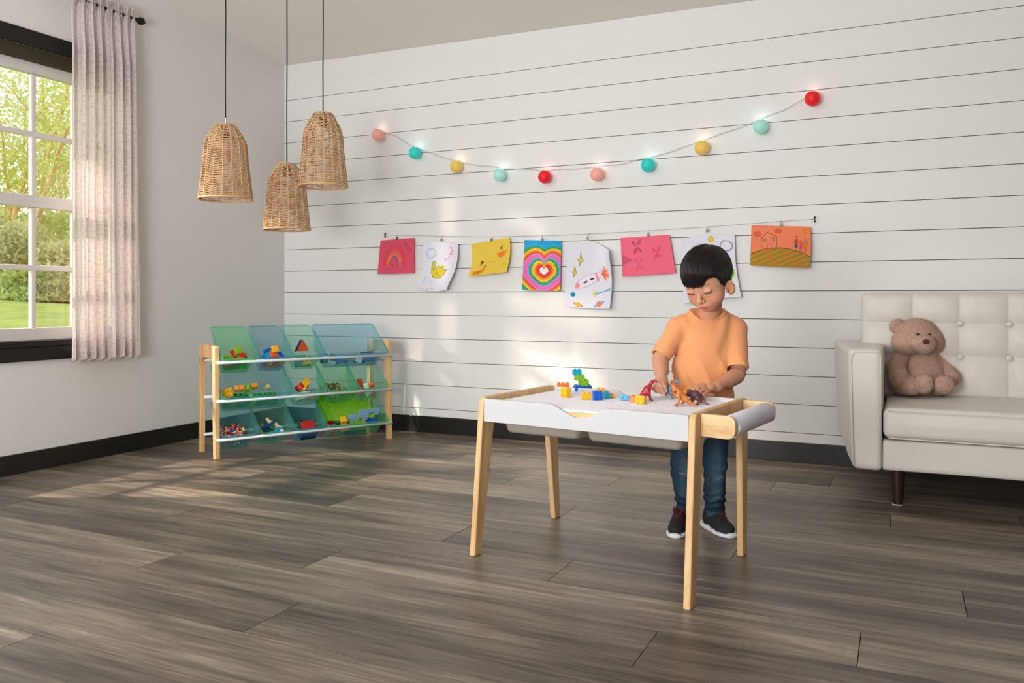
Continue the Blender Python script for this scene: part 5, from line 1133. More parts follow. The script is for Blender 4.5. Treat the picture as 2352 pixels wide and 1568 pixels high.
# 3 yellow sheet with boats
a = Art(1.12, lin(232, 200, 78))
a.poly([(.66, .40), (.93, .35), (.86, .50), (.78, .55), (.70, .50)], (240, 134, 40)); a.line([(.80, .38), (.80, .18)], .006, (150, 120, 50)); a.poly([(.80, .17), (.74, .29), (.80, .30)], (100, 88, 60))
a.poly([(.28, .55), (.36, .62), (.25, .72)], (96, 84, 50)); a.line([(.36, .62), (.55, .66), (.75, .62), (.98, .60)], .005, (200, 170, 80), .8); a.line([(.02, .75), (.3, .76), (.6, .78)], .004, (206, 176, 80), .8)
fish = [(.08, .92), (.14, .86), (.28, .85), (.34, .82), (.38, .72), (.41, .73), (.39, .85), (.32, .93), (.16, .97)]
a.poly(fish, (240, 150, 50)); a.line(fish, .008, (190, 90, 30), .9, True); a.line([(.13, .91), (.31, .88)], .012, (90, 60, 30), .8); a.ell(.40, .715, .025, .012, (60, 50, 30))
for x, y in ((.84, .74), (.90, .70), (.92, .76), (.81, .77)): a.ell(x, y, .018, .01, (150, 170, 60), .9)
for x, y in ((.22, .80), (.27, .79)): a.ell(x, y, .012, .02, (236, 160, 90), .7)
sheet('yellow sheet with a sailing boat drawing', a, (1083.3, 560.4), (1172, 544.9), (1166.5, 625.1), (1078.8, 635.3), lambda U, V: (0.012*np.sin(PI*V)*U**2+0.014*np.sin(PI*V)*(1-U)**2, 0.006+0.016*U**2*V+0.018*(1-U)**2*V**2, Z0(U)), (1130, 550.6))
# 4 rainbow heart
a = Art(0.73, lin(245, 240, 240), 120)
X = (a.X-0.56)*1.0; Y = -(a.Y-0.60)/0.73
X = X+0.012*np.sin(a.Y*90)*np.sin(a.X*60); 
def heart(X, Y):
    r = np.hypot(X, Y)+1e-9; th = np.arctan2(X, Y)
    nt = np.exp(-(r/0.42)**2)
    return r/(0.62+0.10*np.abs(np.sin(th))**0.8-(0.05+0.30*nt)*np.exp(-(th/0.34)**2)+0.10*np.exp(-((np.abs(th)-PI)/0.32)**2)-0.05*np.exp(-((np.abs(th)-2.3)/0.4)**2))
H_ = heart(X, Y)+0.010*a.rs.normal(size=X.shape)
bands = [(0.0, (248, 236, 240)), (0.155, (226, 58, 44)), (0.27, (236, 100, 40)), (0.33, (246, 178, 40)), (0.40, (250, 206, 60)), (0.455, (64, 160, 70)), (0.53, (40, 178, 214)), (0.60, (246, 110, 180)), (0.68, (250, 96, 170)), (0.73, (204, 140, 220)), (0.79, (236, 84, 60)), (0.87, (244, 130, 50)), (0.93, (250, 200, 50)), (1.01, (70, 160, 60)), (1.09, (36, 170, 220)), (1.25, (30, 160, 220))]
cc = np.zeros(a.c.shape)
for i, (t, col) in enumerate(bands): cc[H_ >= t] = lin(*col)
fl = (a.rs.rand(*H_.shape) < 0.03)[..., None]; a.c = np.where(fl, cc*0.6+0.35, cc)
sheet('rainbow-coloured concentric heart drawing', a, (1205.3, 551), (1289.8, 553), (1287, 667.8), (1200.4, 665.3), lambda U, V: (Z0(U), 0.004+0.008*V*(1-U)+0.002*np.sin(40*V)*0, Z0(U)), (1245.7, 550.2))
# 5 white sheet with a rocket
a = Art(0.70, lin(228, 228, 240), 120)
for cx, cy, s_ in ((.31, .27, 1.0), (.19, .45, .85)):
    st_ = [(cx-.01*s_, cy-.11*s_), (cx+.03*s_, cy-.01), (cx+.06*s_, cy+.01*s_), (cx+.0, cy+.04*s_), (cx-.02*s_, cy+.09*s_), (cx-.03, cy+.02*s_), (cx-.07*s_, cy+.0*s_), (cx-.02, cy-.03)]
    a.poly(st_, (222, 206, 60)); a.line(st_, .006, (120, 110, 50), .9, True)
rk = [(.20, .67), (.26, .60), (.40, .52), (.60, .46), (.72, .44), (.76, .52), (.62, .60), (.46, .67), (.30, .70), (.22, .70)]
a.poly(rk, (240, 232, 244)); a.line(rk, .007, (206, 176, 220), 1, True); a.poly([(.20, .67), (.26, .60), (.31, .64), (.30, .70), (.22, .70)], (244, 150, 160)); a.poly([(.62, .46), (.67, .45), (.74, .57), (.68, .60)], (246, 160, 160))
a.line([(.74, .44), (.72, .37), (.80, .45), (.86, .55), (.80, .56)], .006, (206, 176, 220))
a.ell(.43, .60, .05, .02, (44, 44, 52), 1, None, -.45); a.ell(.57, .55, .05, .02, (44, 44, 52), 1, None, -.45)
for i in range(18): t = -1.9+i*0.13; a.line([(.78, .47), (.78+.17*math.cos(t+.6)*(.7+.3*(i % 3)/2), .47+.13*math.sin(t+.6)*(.7+.3*(i % 2)))], .012, (240, 96, 40) if i % 3 else (250, 140, 60), .9)
a.ell(.17, .80, .055, .055, (30, 150, 210)); a.ell(.18, .81, .03, .02, (40, 130, 90)); a.ell(.29, .95, .055, .055, (230, 206, 60)); a.ell(.29, .95, .09, .025, (230, 130, 50), 1, .007, .3)
a.ell(.75, .93, .065, .065, (246, 136, 40)); a.ell(.75, .93, .11, .03, (120, 160, 210), 1, .006, -.5)
a.poly([(.62, .76), (.64, .71), (.66, .76), (.71, .77), (.66, .79), (.65, .84), (.63, .79), (.58, .78)], (232, 210, 70))
for k in range(4): a.line([(.68, .765+.008*k), (.84, .735), (.97, .68+.012*k)], .008, (70, 160, 220), .8)
def sh(U, V):
    cl = 0.45; top = np.exp(-(V/0.22)**1.5); dz = 0.020*top*(1-np.abs(U-cl)/0.55)-0.040*np.clip((U-0.5)/0.5, 0, 1)**1.5*top-0.016*V**4*(np.sin(PI*U))*0.3
    return 0.012*np.sin(PI*V)*U**2-0.0*U, 0.006+0.05*np.clip((U-0.6)/0.4, 0, 1)**2*np.exp(-((V-0.15)/0.35)**2)+0.026*U**3*V**2+0.012*(1-U)**3, dz
sheet('white rocket and planets drawing', a, (1306.9, 560.4), (1404, 559), (1404, 709), (1298.3, 703.5), sh, (1357.4, 547))
# 6 rose red sheet with butterflies
a = Art(1.36, lin(246, 108, 134))
def fly(cx, cy, s_, col, al):
    for dx, dy in ((-.055, -.10), (.055, -.12), (-.035, .09), (.045, .06)): a.ell(cx+dx*s_, cy+dy*s_, .035*s_, .016*s_, col, al, .010, math.atan2(dy, dx))
    a.line([(cx-.008, cy+.1*s_), (cx+.008, cy-.1*s_)], .008, col, al)
fly(.32, .27, 1.1, (140, 60, 84), .8); fly(.70, .46, .9, (226, 60, 84), .8); fly(.33, .72, .9, (214, 96, 120), .8)
a.poly([(0, .42), (.22, .58), (.0, .74)], (206, 84, 116), .85)
sheet('rose red sheet with a butterfly drawing', a, (1425.4, 546.4), (1537.7, 538.9), (1552.7, 627), (1431.3, 635.6), lambda U, V: (Z0(U), 0.004+0.010*(1-U)*V, Z0(U)), (1488.4, 539))
# 7 white sheet with clouds and a flower behind the child
a = Art(0.86, lin(228, 228, 240), 120)
a.cloud(.38, .22, .18, .075, (60, 60, 70), .006, 9); a.cloud(.84, .18, .10, .07, (60, 60, 70), .006, 8)
a.ell(.56, .08, .045, .05, (226, 206, 40)); a.ell(.56, .08, .045, .05, (190, 160, 30), .8, .008)
for t in np.linspace(-1.0, 2.4, 6): a.line([(.56+.07*math.cos(t), .08+.08*math.sin(t)), (.56+.12*math.cos(t), .08+.13*math.sin(t))], .007, (236, 222, 110))
for i in range(26): t = -PI/2+(i-12)*0.16; a.line([(.80+.03*math.cos(t), .52+.03*math.sin(t)), (.80+.13*math.cos(t), .50+.15*math.sin(t))], .005, (232, 110, 110), .9)
a.line([(.86, .86), (.85, .62)], .030, (120, 196, 50)); a.poly([(.86, .72), (.92, .56), (.965, .54), (.95, .64), (.87, .76)], (126, 200, 50)); a.poly([(.84, .74), (.76, .62), (.72, .63), (.78, .74), (.84, .80)], (126, 200, 50))
for x in (.84, .88, .92, .95, .80): a.line([(x, .82+.03*math.sin(x*40)), (x+.012, .97)], .004, (196, 214, 150), .9)
def sh(U, V): return -0.010*np.sin(PI*V)*U, 0.004+0.014*V*U**2+0.010*(1-U)**2+0.012*np.clip((V-.93)/.07, 0, 1), 0.022*np.sin(PI*np.clip(U*0.95, 0, 1))*np.exp(-V*3)+0.006*np.sin(PI*U)*V
sheet('white clouds and flower drawing', a, (1564.4, 551.3), (1688, 541), (1704, 682), (1572, 697), sh, (1625, 528.8))
# 8 orange sheet with a house and family on a hill
a = Art(1.46, lin(242, 134, 96), 130)
hill = [(0, .74)]+[(x, .74-.20*math.sin(PI*min(1, (x*0.98+.02)))**0.8) for x in np.linspace(0, 1, 24)]+[(1, 1), (0, 1)]
a.poly(hill, (176, 128, 34)); P_ = a.c.copy(); st_ = (np.sin(a.X*55+a.Y*70+4*np.sin(a.X*9)) > 0.1)&(np.sin(a.X*17-a.Y*9) > -.3); ins = np.zeros(a.X.shape, bool); ins = (a.Y > np.interp(a.X, [h[0] for h in hill[1:-2]], [h[1] for h in hill[1:-2]])) & (a.Y < 0.965)
a.c = np.where((st_ & ins)[..., None], np.array(lin(150, 140, 36)), a.c); a.c = np.where((ins & (np.sin(a.X*33+a.Y*50) > .75))[..., None], np.array(lin(206, 138, 70)), a.c)
a.line(hill[1:-2], .007, (96, 80, 40)); hc = (150, 84, 50)
a.line([(.19, .56), (.17, .33), (.28, .16), (.44, .26), (.45, .54)], .005, hc); a.line([(.17, .33), (.20, .31)], .005, hc); a.line([(.29, .54), (.29, .45), (.35, .45), (.35, .53)], .004, (200, 96, 66))
for x, y in ((.235, .37), (.385, .33)): a.poly([(x-.022, y-.04), (x+.024, y-.045), (x+.026, y+.035), (x-.02, y+.04)], (60, 96, 120)); a.line([(x, y-.04), (x, y+.04)], .004, (230, 150, 110)); a.line([(x-.02, y), (x+.02, y)], .004, (230, 150, 110))
a.cloud(.11, .22, .055, .05, (214, 80, 60), .006, 6, 1, (226, 96, 76)); a.cloud(.46, .13, .05, .04, (214, 80, 60), .006, 6, 1, (226, 96, 76))
a.ell(.90, .12, .030, .030, (240, 150, 30)); a.ell(.90, .12, .030, .030, (200, 110, 30), 1, .005)
for t in np.linspace(0, 2*PI, 9)[:-1]: a.line([(.90+.045*math.cos(t), .12+.06*math.sin(t)), (.90+.06*math.cos(t), .12+.085*math.sin(t))], .004, (240, 160, 50))
def person_(x, y, top, bot, dress, s_=1.0):
    a.ell(x, y-.10*s_, .018*s_, .018*s_, (190, 90, 50), 1, .005)
    if dress: a.poly([(x-.012, y-.06*s_), (x+.012, y-.06*s_), (x+.03*s_, y+.12*s_), (x-.03*s_, y+.12*s_)], top); a.line([(x-.012, y+.12*s_), (x-.012, y+.22*s_)], .004, (170, 90, 60)); a.line([(x+.012, y+.12*s_), (x+.012, y+.22*s_)], .004, (170, 90, 60))
    else:
        a.poly([(x-.025, y-.05), (x+.025, y-.05), (x+.025, y+.08), (x-.025, y+.08)], top); a.poly([(x-.027, y+.08), (x+.025, y+.08), (x+.022, y+.17), (x-.028, y+.17)], bot); a.line([(x-.012, y+.17), (x-.012, y+.22)], .004, (170, 90, 60)); a.line([(x+.012, y+.17), (x+.012, y+.22)], .004, (170, 90, 60))
    a.line([(x-.045, y+.06), (x-.02, y-.04)], .004, (170, 90, 60)); a.line([(x+.045, y+.06), (x+.02, y-.04)], .004, (170, 90, 60))
person_(.765, .36, (214, 50, 34), (40, 90, 130), False); person_(.84, .44, (226, 70, 90), None, True, .8); person_(.915, .42, (214, 130, 30), None, True, 1.0)
sheet('orange sheet with a house and family drawing', a, (1726.5, 517.1), (1862, 521), (1859.2, 615.4), (1723.6, 609.7), lambda U, V: (0.006*np.sin(PI*V)*U**3, 0.008+0.014*V*U, Z0(U)), (1793.9, 516.8))
# wire and end hooks
pw = [ony(x, wirey(x), -0.020) for x in (883, 950, 1017, 1130, 1246, 1357, 1488, 1625, 1794, 1871)]
HOOK = mat('bronze_hook', lin(70, 60, 52), rough=0.35, metal=0.8)
dw = thing('picture_wire', 'thin wire strung between two small bronze hooks, holding the drawings', 'wire', tuple(pw[0]))
q = MB(); q.tube(pw, 0.0008, 5); mb('wire', q, SCREW, dw, world=True)
for p in (pw[0], pw[-1]):
    q = MB(); x, y, z = p; q.sphere((x, -.012, z+.010), (.005, .008, .005), 10, 6); hk = mb('hook', q, HOOK, dw, world=True, smooth=True)
    q = MB(); q.sphere((x, -.012, z-.012), (.005, .008, .005), 10, 6); mb('knob', q, HOOK, hk, world=True, smooth=True)
    q = MB(); q.tube([(x, -.006, z+.008), (x-.003, -.018, z), (x, -.006, z-.010)], .0035, 8); mb('clamp', q, HOOK, hk, world=True, smooth=True)
# ================================================================= THE CHILD
SKIN = mat('skin', lin(206, 150, 121), rough=0.5, spec=0.35, vcol=True, sss=0.12, bump=0.05, bscale=400)
SHIRT = mat('orange_cotton', lin(236, 162, 110), rough=0.85, spec=0.15, sheen=0.2, bump=0.15, bscale=600)
HAIR = mat('black_hair', lin(34, 25, 22), rough=0.36, spec=0.5); HAIR2 = mat('black_hair_cap', lin(24, 18, 16), rough=0.6, spec=0.3)
LASH = mat('dark_lashes', lin(28, 18, 16), rough=0.7)
boy = thing('person', 'small child in an orange T-shirt and blue jeans standing behind the table, looking down', 'person', tuple(onz(1612, 1222)), 0)
YAW, PIT, ROL = math.radians(40), math.radians(29), math.radians(4.5)
HC = ond(1622.5, 632, 2.875)
f0 = -FW*math.cos(YAW)-RW*math.sin(YAW); e0 = RW*math.cos(YAW)-FW*math.sin(YAW)
fh = f0*math.cos(PIT)-UP*math.sin(PIT); u1 = UP*math.cos(PIT)+f0*math.sin(PIT)
uh = u1*math.cos(ROL)-e0*math.sin(ROL); eh = e0*math.cos(ROL)+u1*math.sin(ROL)
HB = np.stack([eh, fh, uh])
def hd(x, y, z): return HC+eh*x+fh*y+uh*z
CB = np.stack([RW, FW, UP])
def rot2(ax1, ax2, a): return ax1*math.cos(a)+ax2*math.sin(a)
W_ = ond
lo = np.array([1e9]*3); hi = -lo
for px in (1486, 1722):
    for py in (556, 916):
        for D in (2.70, 3.04): p = W_(px, py, D); lo = np.minimum(lo, p); hi = np.maximum(hi, p)
s = SDF(lo, hi, 0.0021)
# cranium and face
s.ell(hd(0, -.008, .010), (.0755, .091, .080), HB)
s.ell(hd(0, .030, -.020), (.0655, .054, .072), HB, .02)
for sx in (-1, 1):
    s.ell(hd(sx*.033, .044, -.060), (.031, .034, .030), HB, .018)
s.ell(hd(0, .050, -.093), (.031, .027, .020), HB, .020)
s.ell(hd(0, .071, -.076), (.026, .016, .018), HB, .010)
for sx in (-1, 1):
    s.ell(hd(sx*.030, .099, -.018), (.017, .013, .0085), HB, .012, sub=True)
    s.ell(hd(sx*.030, .0765, -.0215), (.0165, .0085, .0090), HB, .004)
s.cone(hd(0, .079, -.020), hd(0, .093, -.048), .006, .0085, .008)
s.ell(hd(0, .0955, -.052), (.0098, .0095, .0085), HB, .004)
for sx in (-1, 1): s.ell(hd(sx*.0105, .0885, -.0550), (.0060, .0070, .0055), HB, .003); s.ell(hd(sx*.0055, .0945, -.0615), (.0026, .0030, .0024), HB, .001, sub=True)
s.ell(hd(0, .0850, -.0755), (.0165, .0065, .0042), HB, .002); s.ell(hd(0, .0835, -.0825), (.0125, .0070, .0048), HB, .002)
s.ell(hd(0, .0920, -.0790), (.0185, .0050, .0011), HB, .0008, sub=True)
for sx in (-1, 1):
    eb = np.stack([eh*0.90-fh*0.42*sx*1.0, fh*0.90+eh*0.42*sx, uh]); eb = np.stack([eb[0]*1.0, eb[1], eb[2]])
    ob = np.stack([rot2(eh*sx, -fh, .75), rot2(fh, eh*sx, .75), uh])
    s.ell(hd(sx*.0765, .005, -.053), (.0175, .0058, .0270), ob, .003)
    s.ell(hd(sx*.0770, .0105, -.050), (.0105, .0040, .0175), ob, .0035, sub=True)
    s.ell(hd(sx*.069, .021, -.056), (.004, .006, .008), HB, .003)
# neck, chest, arms
s.cone(hd(0, -.020, -.060), W_(1627, 735, 2.955), .036, .041, .012)
s.ell(W_(1624, 752, 2.968), (.070, .038, .034), CB, .015)
s.path([W_(1556, 755, 2.955), W_(1516, 826, 2.905), W_(1520, 874, 2.815)], (.034, .0280, .0185), .004)
s.cone(W_(1517, 835, 2.895), W_(1519, 852, 2.86), .027, .0245, .01)
s.path([W_(1690, 758, 2.965), W_(1696, 856, 2.912), W_(1646, 889, 2.805)], (.030, .0262, .0190), .004)
s.cone(W_(1692, 864, 2.895), W_(1670, 877, 2.855), .0265, .024, .01)
s.cone(W_(1645, 889, 2.805), W_(1631, 891, 2.788), .0180, .0150, .012); s.cone(W_(1520, 873, 2.817), W_(1519, 881, 2.802), .0185, .0175, .012)
# hand on the image left (holds the blue dinosaur)
s.ell(W_(1519, 882, 2.800), (.0225, .016, .0190), CB, .010)
s.path([W_(1523, 881, 2.785), W_(1527.5, 888, 2.775), W_(1530, 897.5, 2.778)], (.0078, .0070, .0058), .004)
s.path([W_(1516, 884, 2.782), W_(1519.5, 893, 2.772), W_(1525.5, 902, 2.775)], (.0080, .0070, .0058), .003)
s.path([W_(1510, 885, 2.788), W_(1510.5, 894, 2.776), W_(1518, 901.5, 2.778)], (.0078, .0068, .0058), .003)
s.path([W_(1505, 884, 2.797), W_(1501, 892, 2.790), W_(1507.5, 899, 2.788)], (.0072, .0064, .0054), .003)
s.path([W_(1528, 880, 2.812), W_(1534, 886, 2.822), W_(1535, 893.5, 2.826)], (.0085, .0072, .0060), .006)
# hand on the image right (over the brown dinosaur)
s.ell(W_(1627, 891.5, 2.785), (.0230, .0165, .0135), np.stack([rot2(RW, UP, .35), FW, rot2(UP, -RW, .35)]), .008)
s.path([W_(1617, 883.5, 2.785), W_(1602, 885.5, 2.778), W_(1592.5, 894.5, 2.775)], (.0072, .0062, .0050), .003)
s.path([W_(1617, 888.5, 2.772), W_(1603.5, 891.5, 2.760), W_(1598, 902, 2.760)], (.0072, .0063, .0051), .002)
s.path([W_(1620, 894, 2.764), W_(1609.5, 898.5, 2.750), W_(1605.5, 907.5, 2.752)], (.0070, .0061, .0050), .002)
s.path([W_(1627, 898.5, 2.760), W_(1620, 903.5, 2.744), W_(1614.5, 911.5, 2.744)], (.0064, .0056, .0046), .002)
s.path([W_(1622, 888, 2.800), W_(1610, 890, 2.805), W_(1603, 896, 2.800)], (.0085, .0072, .0060), .006)
v, f = s.mesh()
L_ = (v-HC)@HB.T; x, y, z = L_[:, 0], L_[:, 1], L_[:, 2]; ax = np.abs(x)
col = np.tile(np.array(lin(206, 150, 121)), (len(v), 1))
def paint(wt, c):
    global col
    wt = np.clip(wt, 0, 1)[:, None]; col = col*(1-wt)+np.array(lin(*c))*wt
head = y > .03
paint(0.35*np.exp(-((ax-.040)/.018)**2-((z+.056)/.018)**2)*head, (214, 120, 96))
paint(0.30*np.exp(-((z+.053)/.02)**2)*(ax > .074)*(y < .035), (206, 104, 82))
lz = np.where(z > -.079, .0052, .0058)
paint(0.9*np.clip(1.25-((ax/.0175)**2+((z+.0790)/lz)**2), 0, 1)*(y > .07), (196, 92, 88))
paint(0.8*np.clip(1.3-((ax/.017)**2+((z+.0790)/.0009)**2), 0, 1)*(y > .07), (120, 50, 50))
bz_ = -.0020+.004*np.sin(np.clip((ax-.014)/.034, 0, 1)*PI); paint(0.55*np.exp(-((z-bz_)/.0028)**2)*np.clip((ax-.013)/.005, 0, 1)*np.clip((.050-ax)/.008, 0, 1)*head, (96, 62, 50))
paint(0.7*np.exp(-((ax-.0055)/.0032)**2-((z+.0615)/.003)**2)*(y > .07), (130, 70, 58))
lidz = lambda a: -.0252-.0034*np.sin(np.clip((a-.015)/.031, 0, 1)*PI)
paint(0.45*np.exp(-((z-lidz(ax)-.0065)/.0012)**2)*np.clip((ax-.014)/.006, 0, 1)*np.clip((.047-ax)/.006, 0, 1)*head, (150, 96, 76))
# nails
for p in (W_(1530, 898, 2.772), W_(1525.8, 903, 2.770), W_(1615, 910, 2.747), W_(1594, 896.5, 2.767)):
    d = np.linalg.norm(v-p, axis=1); paint(0.7*np.exp(-(d/.0045)**2), (240, 186, 170))
body_o = mk('body', v, f, SKIN, boy, world=True, smooth=True, colors=col)
front = y > .05
def surf(xx, zz):
    d = (x-xx)**2+(z-zz)**2+np.where(front, 0, 1); i = np.argsort(d)[:6]; return y[i].max()
for sx in (-1, 1):
    P = []
    for a in np.linspace(.0155, .0465, 13):
        zz = float(lidz(np.array(a))); P.append(hd(sx*a, surf(sx*a, zz)+.0007, zz-.0008))
    q = MB(); q.tube(P, [0.0004]+[0.0008]*4+[0.0013]*5+[0.0012, 0.0010, 0.0005], 6)
    for i in range(3, 13): q.tube([P[i], P[i]+fh*.0030-uh*.0030+eh*sx*(.0004*(i-5))], [.00035, .0001], 3)
    mb('eyelashes', q, LASH, body_o, world=True, smooth=True)

# ---- hair: a close cap plus many fine strands combed from the crown
cap = SDF(HC-0.13, HC+0.14, 0.0026)
cap.ell(hd(0, -.009, .014), (.0815, .0965, .0860), HB); cap.ell(hd(.004, .030, .030), (.064, .057, .062), HB, .012)
g = [cap.lo[i]+cap.h*np.arange(cap.n[i]) for i in range(3)]; X, Y, Z = np.meshgrid(*g, indexing='ij')
def loc_(X, Y, Z): return tuple(HB[i, 0]*(X-HC[0])+HB[i, 1]*(Y-HC[1])+HB[i, 2]*(Z-HC[2]) for i in range(3))
def hairline(lx, ly):
    a = np.interp(ly, [-.11, -.05, -.022, -.008, .016, .020, .038, .048, .058, .12], [-.085, -.080, -.056, -.026, -.026, -.054, -.048, .004, .022, .022])
    return a
lx, ly, lz_ = loc_(X, Y, Z); cap.phi = np.maximum(cap.phi, ((hairline(lx, ly)-lz_)*0.6).astype(np.float32))
cap.disp(lambda a, b, c: 0.0010*np.sin(a*260)*np.sin(b*230)); cv, cf = cap.mesh()
hair = mk('hair', cv, cf, HAIR2, boy, world=True, smooth=True)
rr = np.random.RandomState(9); crown = np.array([.018, -.050, .0]); cr = np.array([.16, -.52, .84]); cr /= np.linalg.norm(cr)
t1 = np.cross(cr, [0, 1, 0]); t1 /= np.linalg.norm(t1); t2 = np.cross(cr, t1)
NS = 15000; Vs = []; ER = np.array([.0825, .0975, .0875]); EC = np.array([0, -.009, .014]); ER2 = np.array([.066, .059, .064]); EC2 = np.array([.004, .030, .030])
phi_ = rr.rand(NS)*2*PI; th0 = np.sqrt(rr.rand(NS))*2.3; ln_ = rr.uniform(.5, .9, NS); segs = 6; lift = rr.uniform(0.000, .004, NS); sw = rr.normal(size=NS)*0.014
pts = np.zeros((NS, segs, 3))
for k in range(segs):
    th = th0+ln_*k/(segs-1); ph = phi_+0.5*np.exp(-th/0.3)+sw*k
    d = np.cos(th)[:, None]*cr+np.sin(th)[:, None]*(np.cos(ph)[:, None]*t1+np.sin(ph)[:, None]*t2)
    r1 = 1/np.sqrt(((d/ER)**2).sum(1)); p = EC+d*r1[:, None]
    q2 = (p-EC2)/ER2; inside = (q2**2).sum(1) < 1; nn_ = q2/ (np.linalg.norm(q2, axis=1)[:, None]+1e-9); p = np.where(inside[:, None], EC2+nn_*ER2, p)
    pts[:, k] = p*(1+(lift*(k/(segs-1))+.0006)[:, None]/.08)
hl = hairline(pts[..., 0], pts[..., 1])-np.where(pts[..., 1] > .045, .020-.016*np.clip((pts[..., 0]-.022)/.02, 0, 1), .004)-0.007*np.clip(rr.normal(size=(NS, 1)), -1, 2.0)*(pts[..., 1] > .045)*np.clip((.045-pts[..., 0])/.02, 0, 1)
ok = (pts[..., 2] > hl); keep = ok[:, :3].all(1); pts = pts[keep]; ok = ok[keep]
last = np.where(ok.all(1), segs-1, np.argmin(ok, 1)-1)
for i in range(len(pts)):
    if last[i] < segs-1: pts[i, last[i]:] = pts[i, last[i]-1:last[i]]+(pts[i, last[i]:last[i]+1]-pts[i, last[i]-1:last[i]])*np.linspace(0.2, 1.0, segs-last[i])[:, None]
Pw = HC+pts@HB; n = len(Pw); tan = Pw[:, -1]-Pw[:, 0]; out_ = (Pw[:, 0]-HC); a1 = np.cross(tan, out_); a1 /= np.linalg.norm(a1, axis=1)[:, None]+1e-9; a2 = np.cross(tan, a1); a2 /= np.linalg.norm(a2, axis=1)[:, None]+1e-9
rad = np.array([.0004, .0008, .0008, .0008, .0006, .0002]); V = np.zeros((n, segs, 3, 3))
for j in range(3): V[:, :, j] = Pw+(a1*math.cos(j*2.094))[:, None]*rad[None, :, None]+(a2*math.sin(j*2.094))[:, None]*rad[None, :, None]
idx = np.arange(n)[:, None]*segs*3; q_ = []
for k in range(segs-1):
    for j in range(3): q_.append((k*3+j, k*3+(j+1) % 3, (k+1)*3+(j+1) % 3, (k+1)*3+j))
F = (idx[:, :, None]+np.array(q_)[None]).reshape(-1, 4); hs = mk('hair_strands', V.reshape(-1, 3), F, HAIR, hair, world=True, smooth=True); hs['kind'] = 'stuff'

# ---- T-shirt
lo = np.array([1e9]*3); hi = -lo
for px in (1490, 1726):
    for py in (700, 925):
        for D in (2.80, 3.05): p = W_(px, py, D); lo = np.minimum(lo, p); hi = np.maximum(hi, p)
s = SDF(lo, hi, 0.0027)
s.cone(W_(1570, 752, 2.958), W_(1680, 753, 2.965), .040, .040)
s.cone(W_(1588, 730, 2.972), W_(1556, 752, 2.960), .022, .036, .012); s.cone(W_(1664, 728, 2.975), W_(1691, 753, 2.966), .022, .036, .012)
s.cone(W_(1600, 735, 2.955), W_(1650, 735, 2.957), .040, .040, .015)
s.ell(W_(1621, 792, 2.950), (.108, .066, .085), CB, .03)
s.ell(W_(1613, 850, 2.945), (.110, .074, .095), CB, .03)
s.ell(W_(1610, 905, 2.945), (.116, .076, .080), CB, .03)
slL = (W_(1558, 756, 2.956), W_(1519, 815, 2.915)); slR = (W_(1688, 758, 2.962), W_(1694, 846, 2.905))
for (a_, b_), r0, r1 in ((slL, .041, .0335), (slR, .041, .0385)):
    s.cone(a_, b_+(b_-a_)*0.12, r0, r1+0.002, .016)
s.disp(lambda X, Y, Z: 0*X)
for (a_, b_), rc in ((slL, .0285), (slR, .0300)):
    d = (b_-a_)/np.linalg.norm(b_-a_); o1 = np.cross(d, FW); o1 /= np.linalg.norm(o1); o2 = np.cross(d, o1)
    s.box(b_+d*.032+RW*(.012 if rc > .029 else -.012), (.054, .054, .032), .001, np.stack([o1, o2, d]), 0, sub=True); s.cone(b_-d*.025, b_+d*.04, rc, rc+.001, 0, sub=True)
s.ell(W_(1625, 708, 2.925), (.0570, .062, .0335), np.stack([RW, rot2(FW, UP, .45), rot2(UP, -FW, .45)]), .004, sub=True)
s.half(W_(1610, 914, 2.94), (0, 0, -1))
def fold(X, Y, Z):
    r = (X-HC[0])*RW[0]+(Y-HC[1])*RW[1]; dz = (Z-W_(1610, 830, 2.94)[2])
    low = np.clip(0.5-dz/0.16, 0, 1); d = 0.0085*(np.abs(np.sin(r*42+dz*7+0.8+1.2*np.sin(dz*12)))-.5)*low
    d += 0.0042*np.sin((r*0.8+dz*0.6)*85+1.0)*np.exp(-((r+0.065)/.025)**2)*0.8+0.0042*np.sin((r*0.8-dz*0.6)*85)*np.exp(-((r-0.070)/.025)**2)*0.8
    d += 0.0009*np.sin(dz*60+r*55)*np.exp(-((r-.11)/.025)**2)+0.0009*np.sin(dz*70-r*50)*np.exp(-((r+.13)/.03)**2); return d
s.disp(fold); v, f = s.mesh(); sh_ = mk('t_shirt', v, f, SHIRT, boy, world=True, smooth=True)
def onsurf(px, py, vv, D0=2.9):
    """front surface point of a mesh seen along this pixel column"""
    r_ = (vv-CAM); D = r_@FW; X_ = (r_@RW)/D*FPX+CX0; Y_ = HOR-FPX*r_[:, 2]/D; d = np.hypot(X_-px, Y_-py); i = np.nonzero(d < 4.0)[0]
    return vv[i[np.argmin(D[i])]] if len(i) else ond(px, py, D0)
q = MB(); P = []
for a_ in np.linspace(.16, PI-.16, 13): P.append(onsurf(1624.5+41.5*math.cos(a_), 708+25.5*math.sin(a_), v, 2.95)+FW*.002)
P += [W_(1590, 712, 2.995), W_(1625, 709, 3.012), W_(1658, 711, 3.000)]; P = np.array(P)
k = len(P); tt = np.linspace(0, k, 60, endpoint=False); Pc = []
for t in tt:
    i = int(t); u = t-i; a_, b_, c_, d_ = P[(i-1) % k], P[i % k], P[(i+1) % k], P[(i+2) % k]
    Pc.append(0.5*((2*b_)+(-a_+c_)*u+(2*a_-5*b_+4*c_-d_)*u*u+(-a_+3*b_-3*c_+d_)*u**3))
q.tube(Pc, 0.0060, 8, closed=True, flat=1.0); mb('collar', q, SHIRT, sh_, world=True, smooth=True)
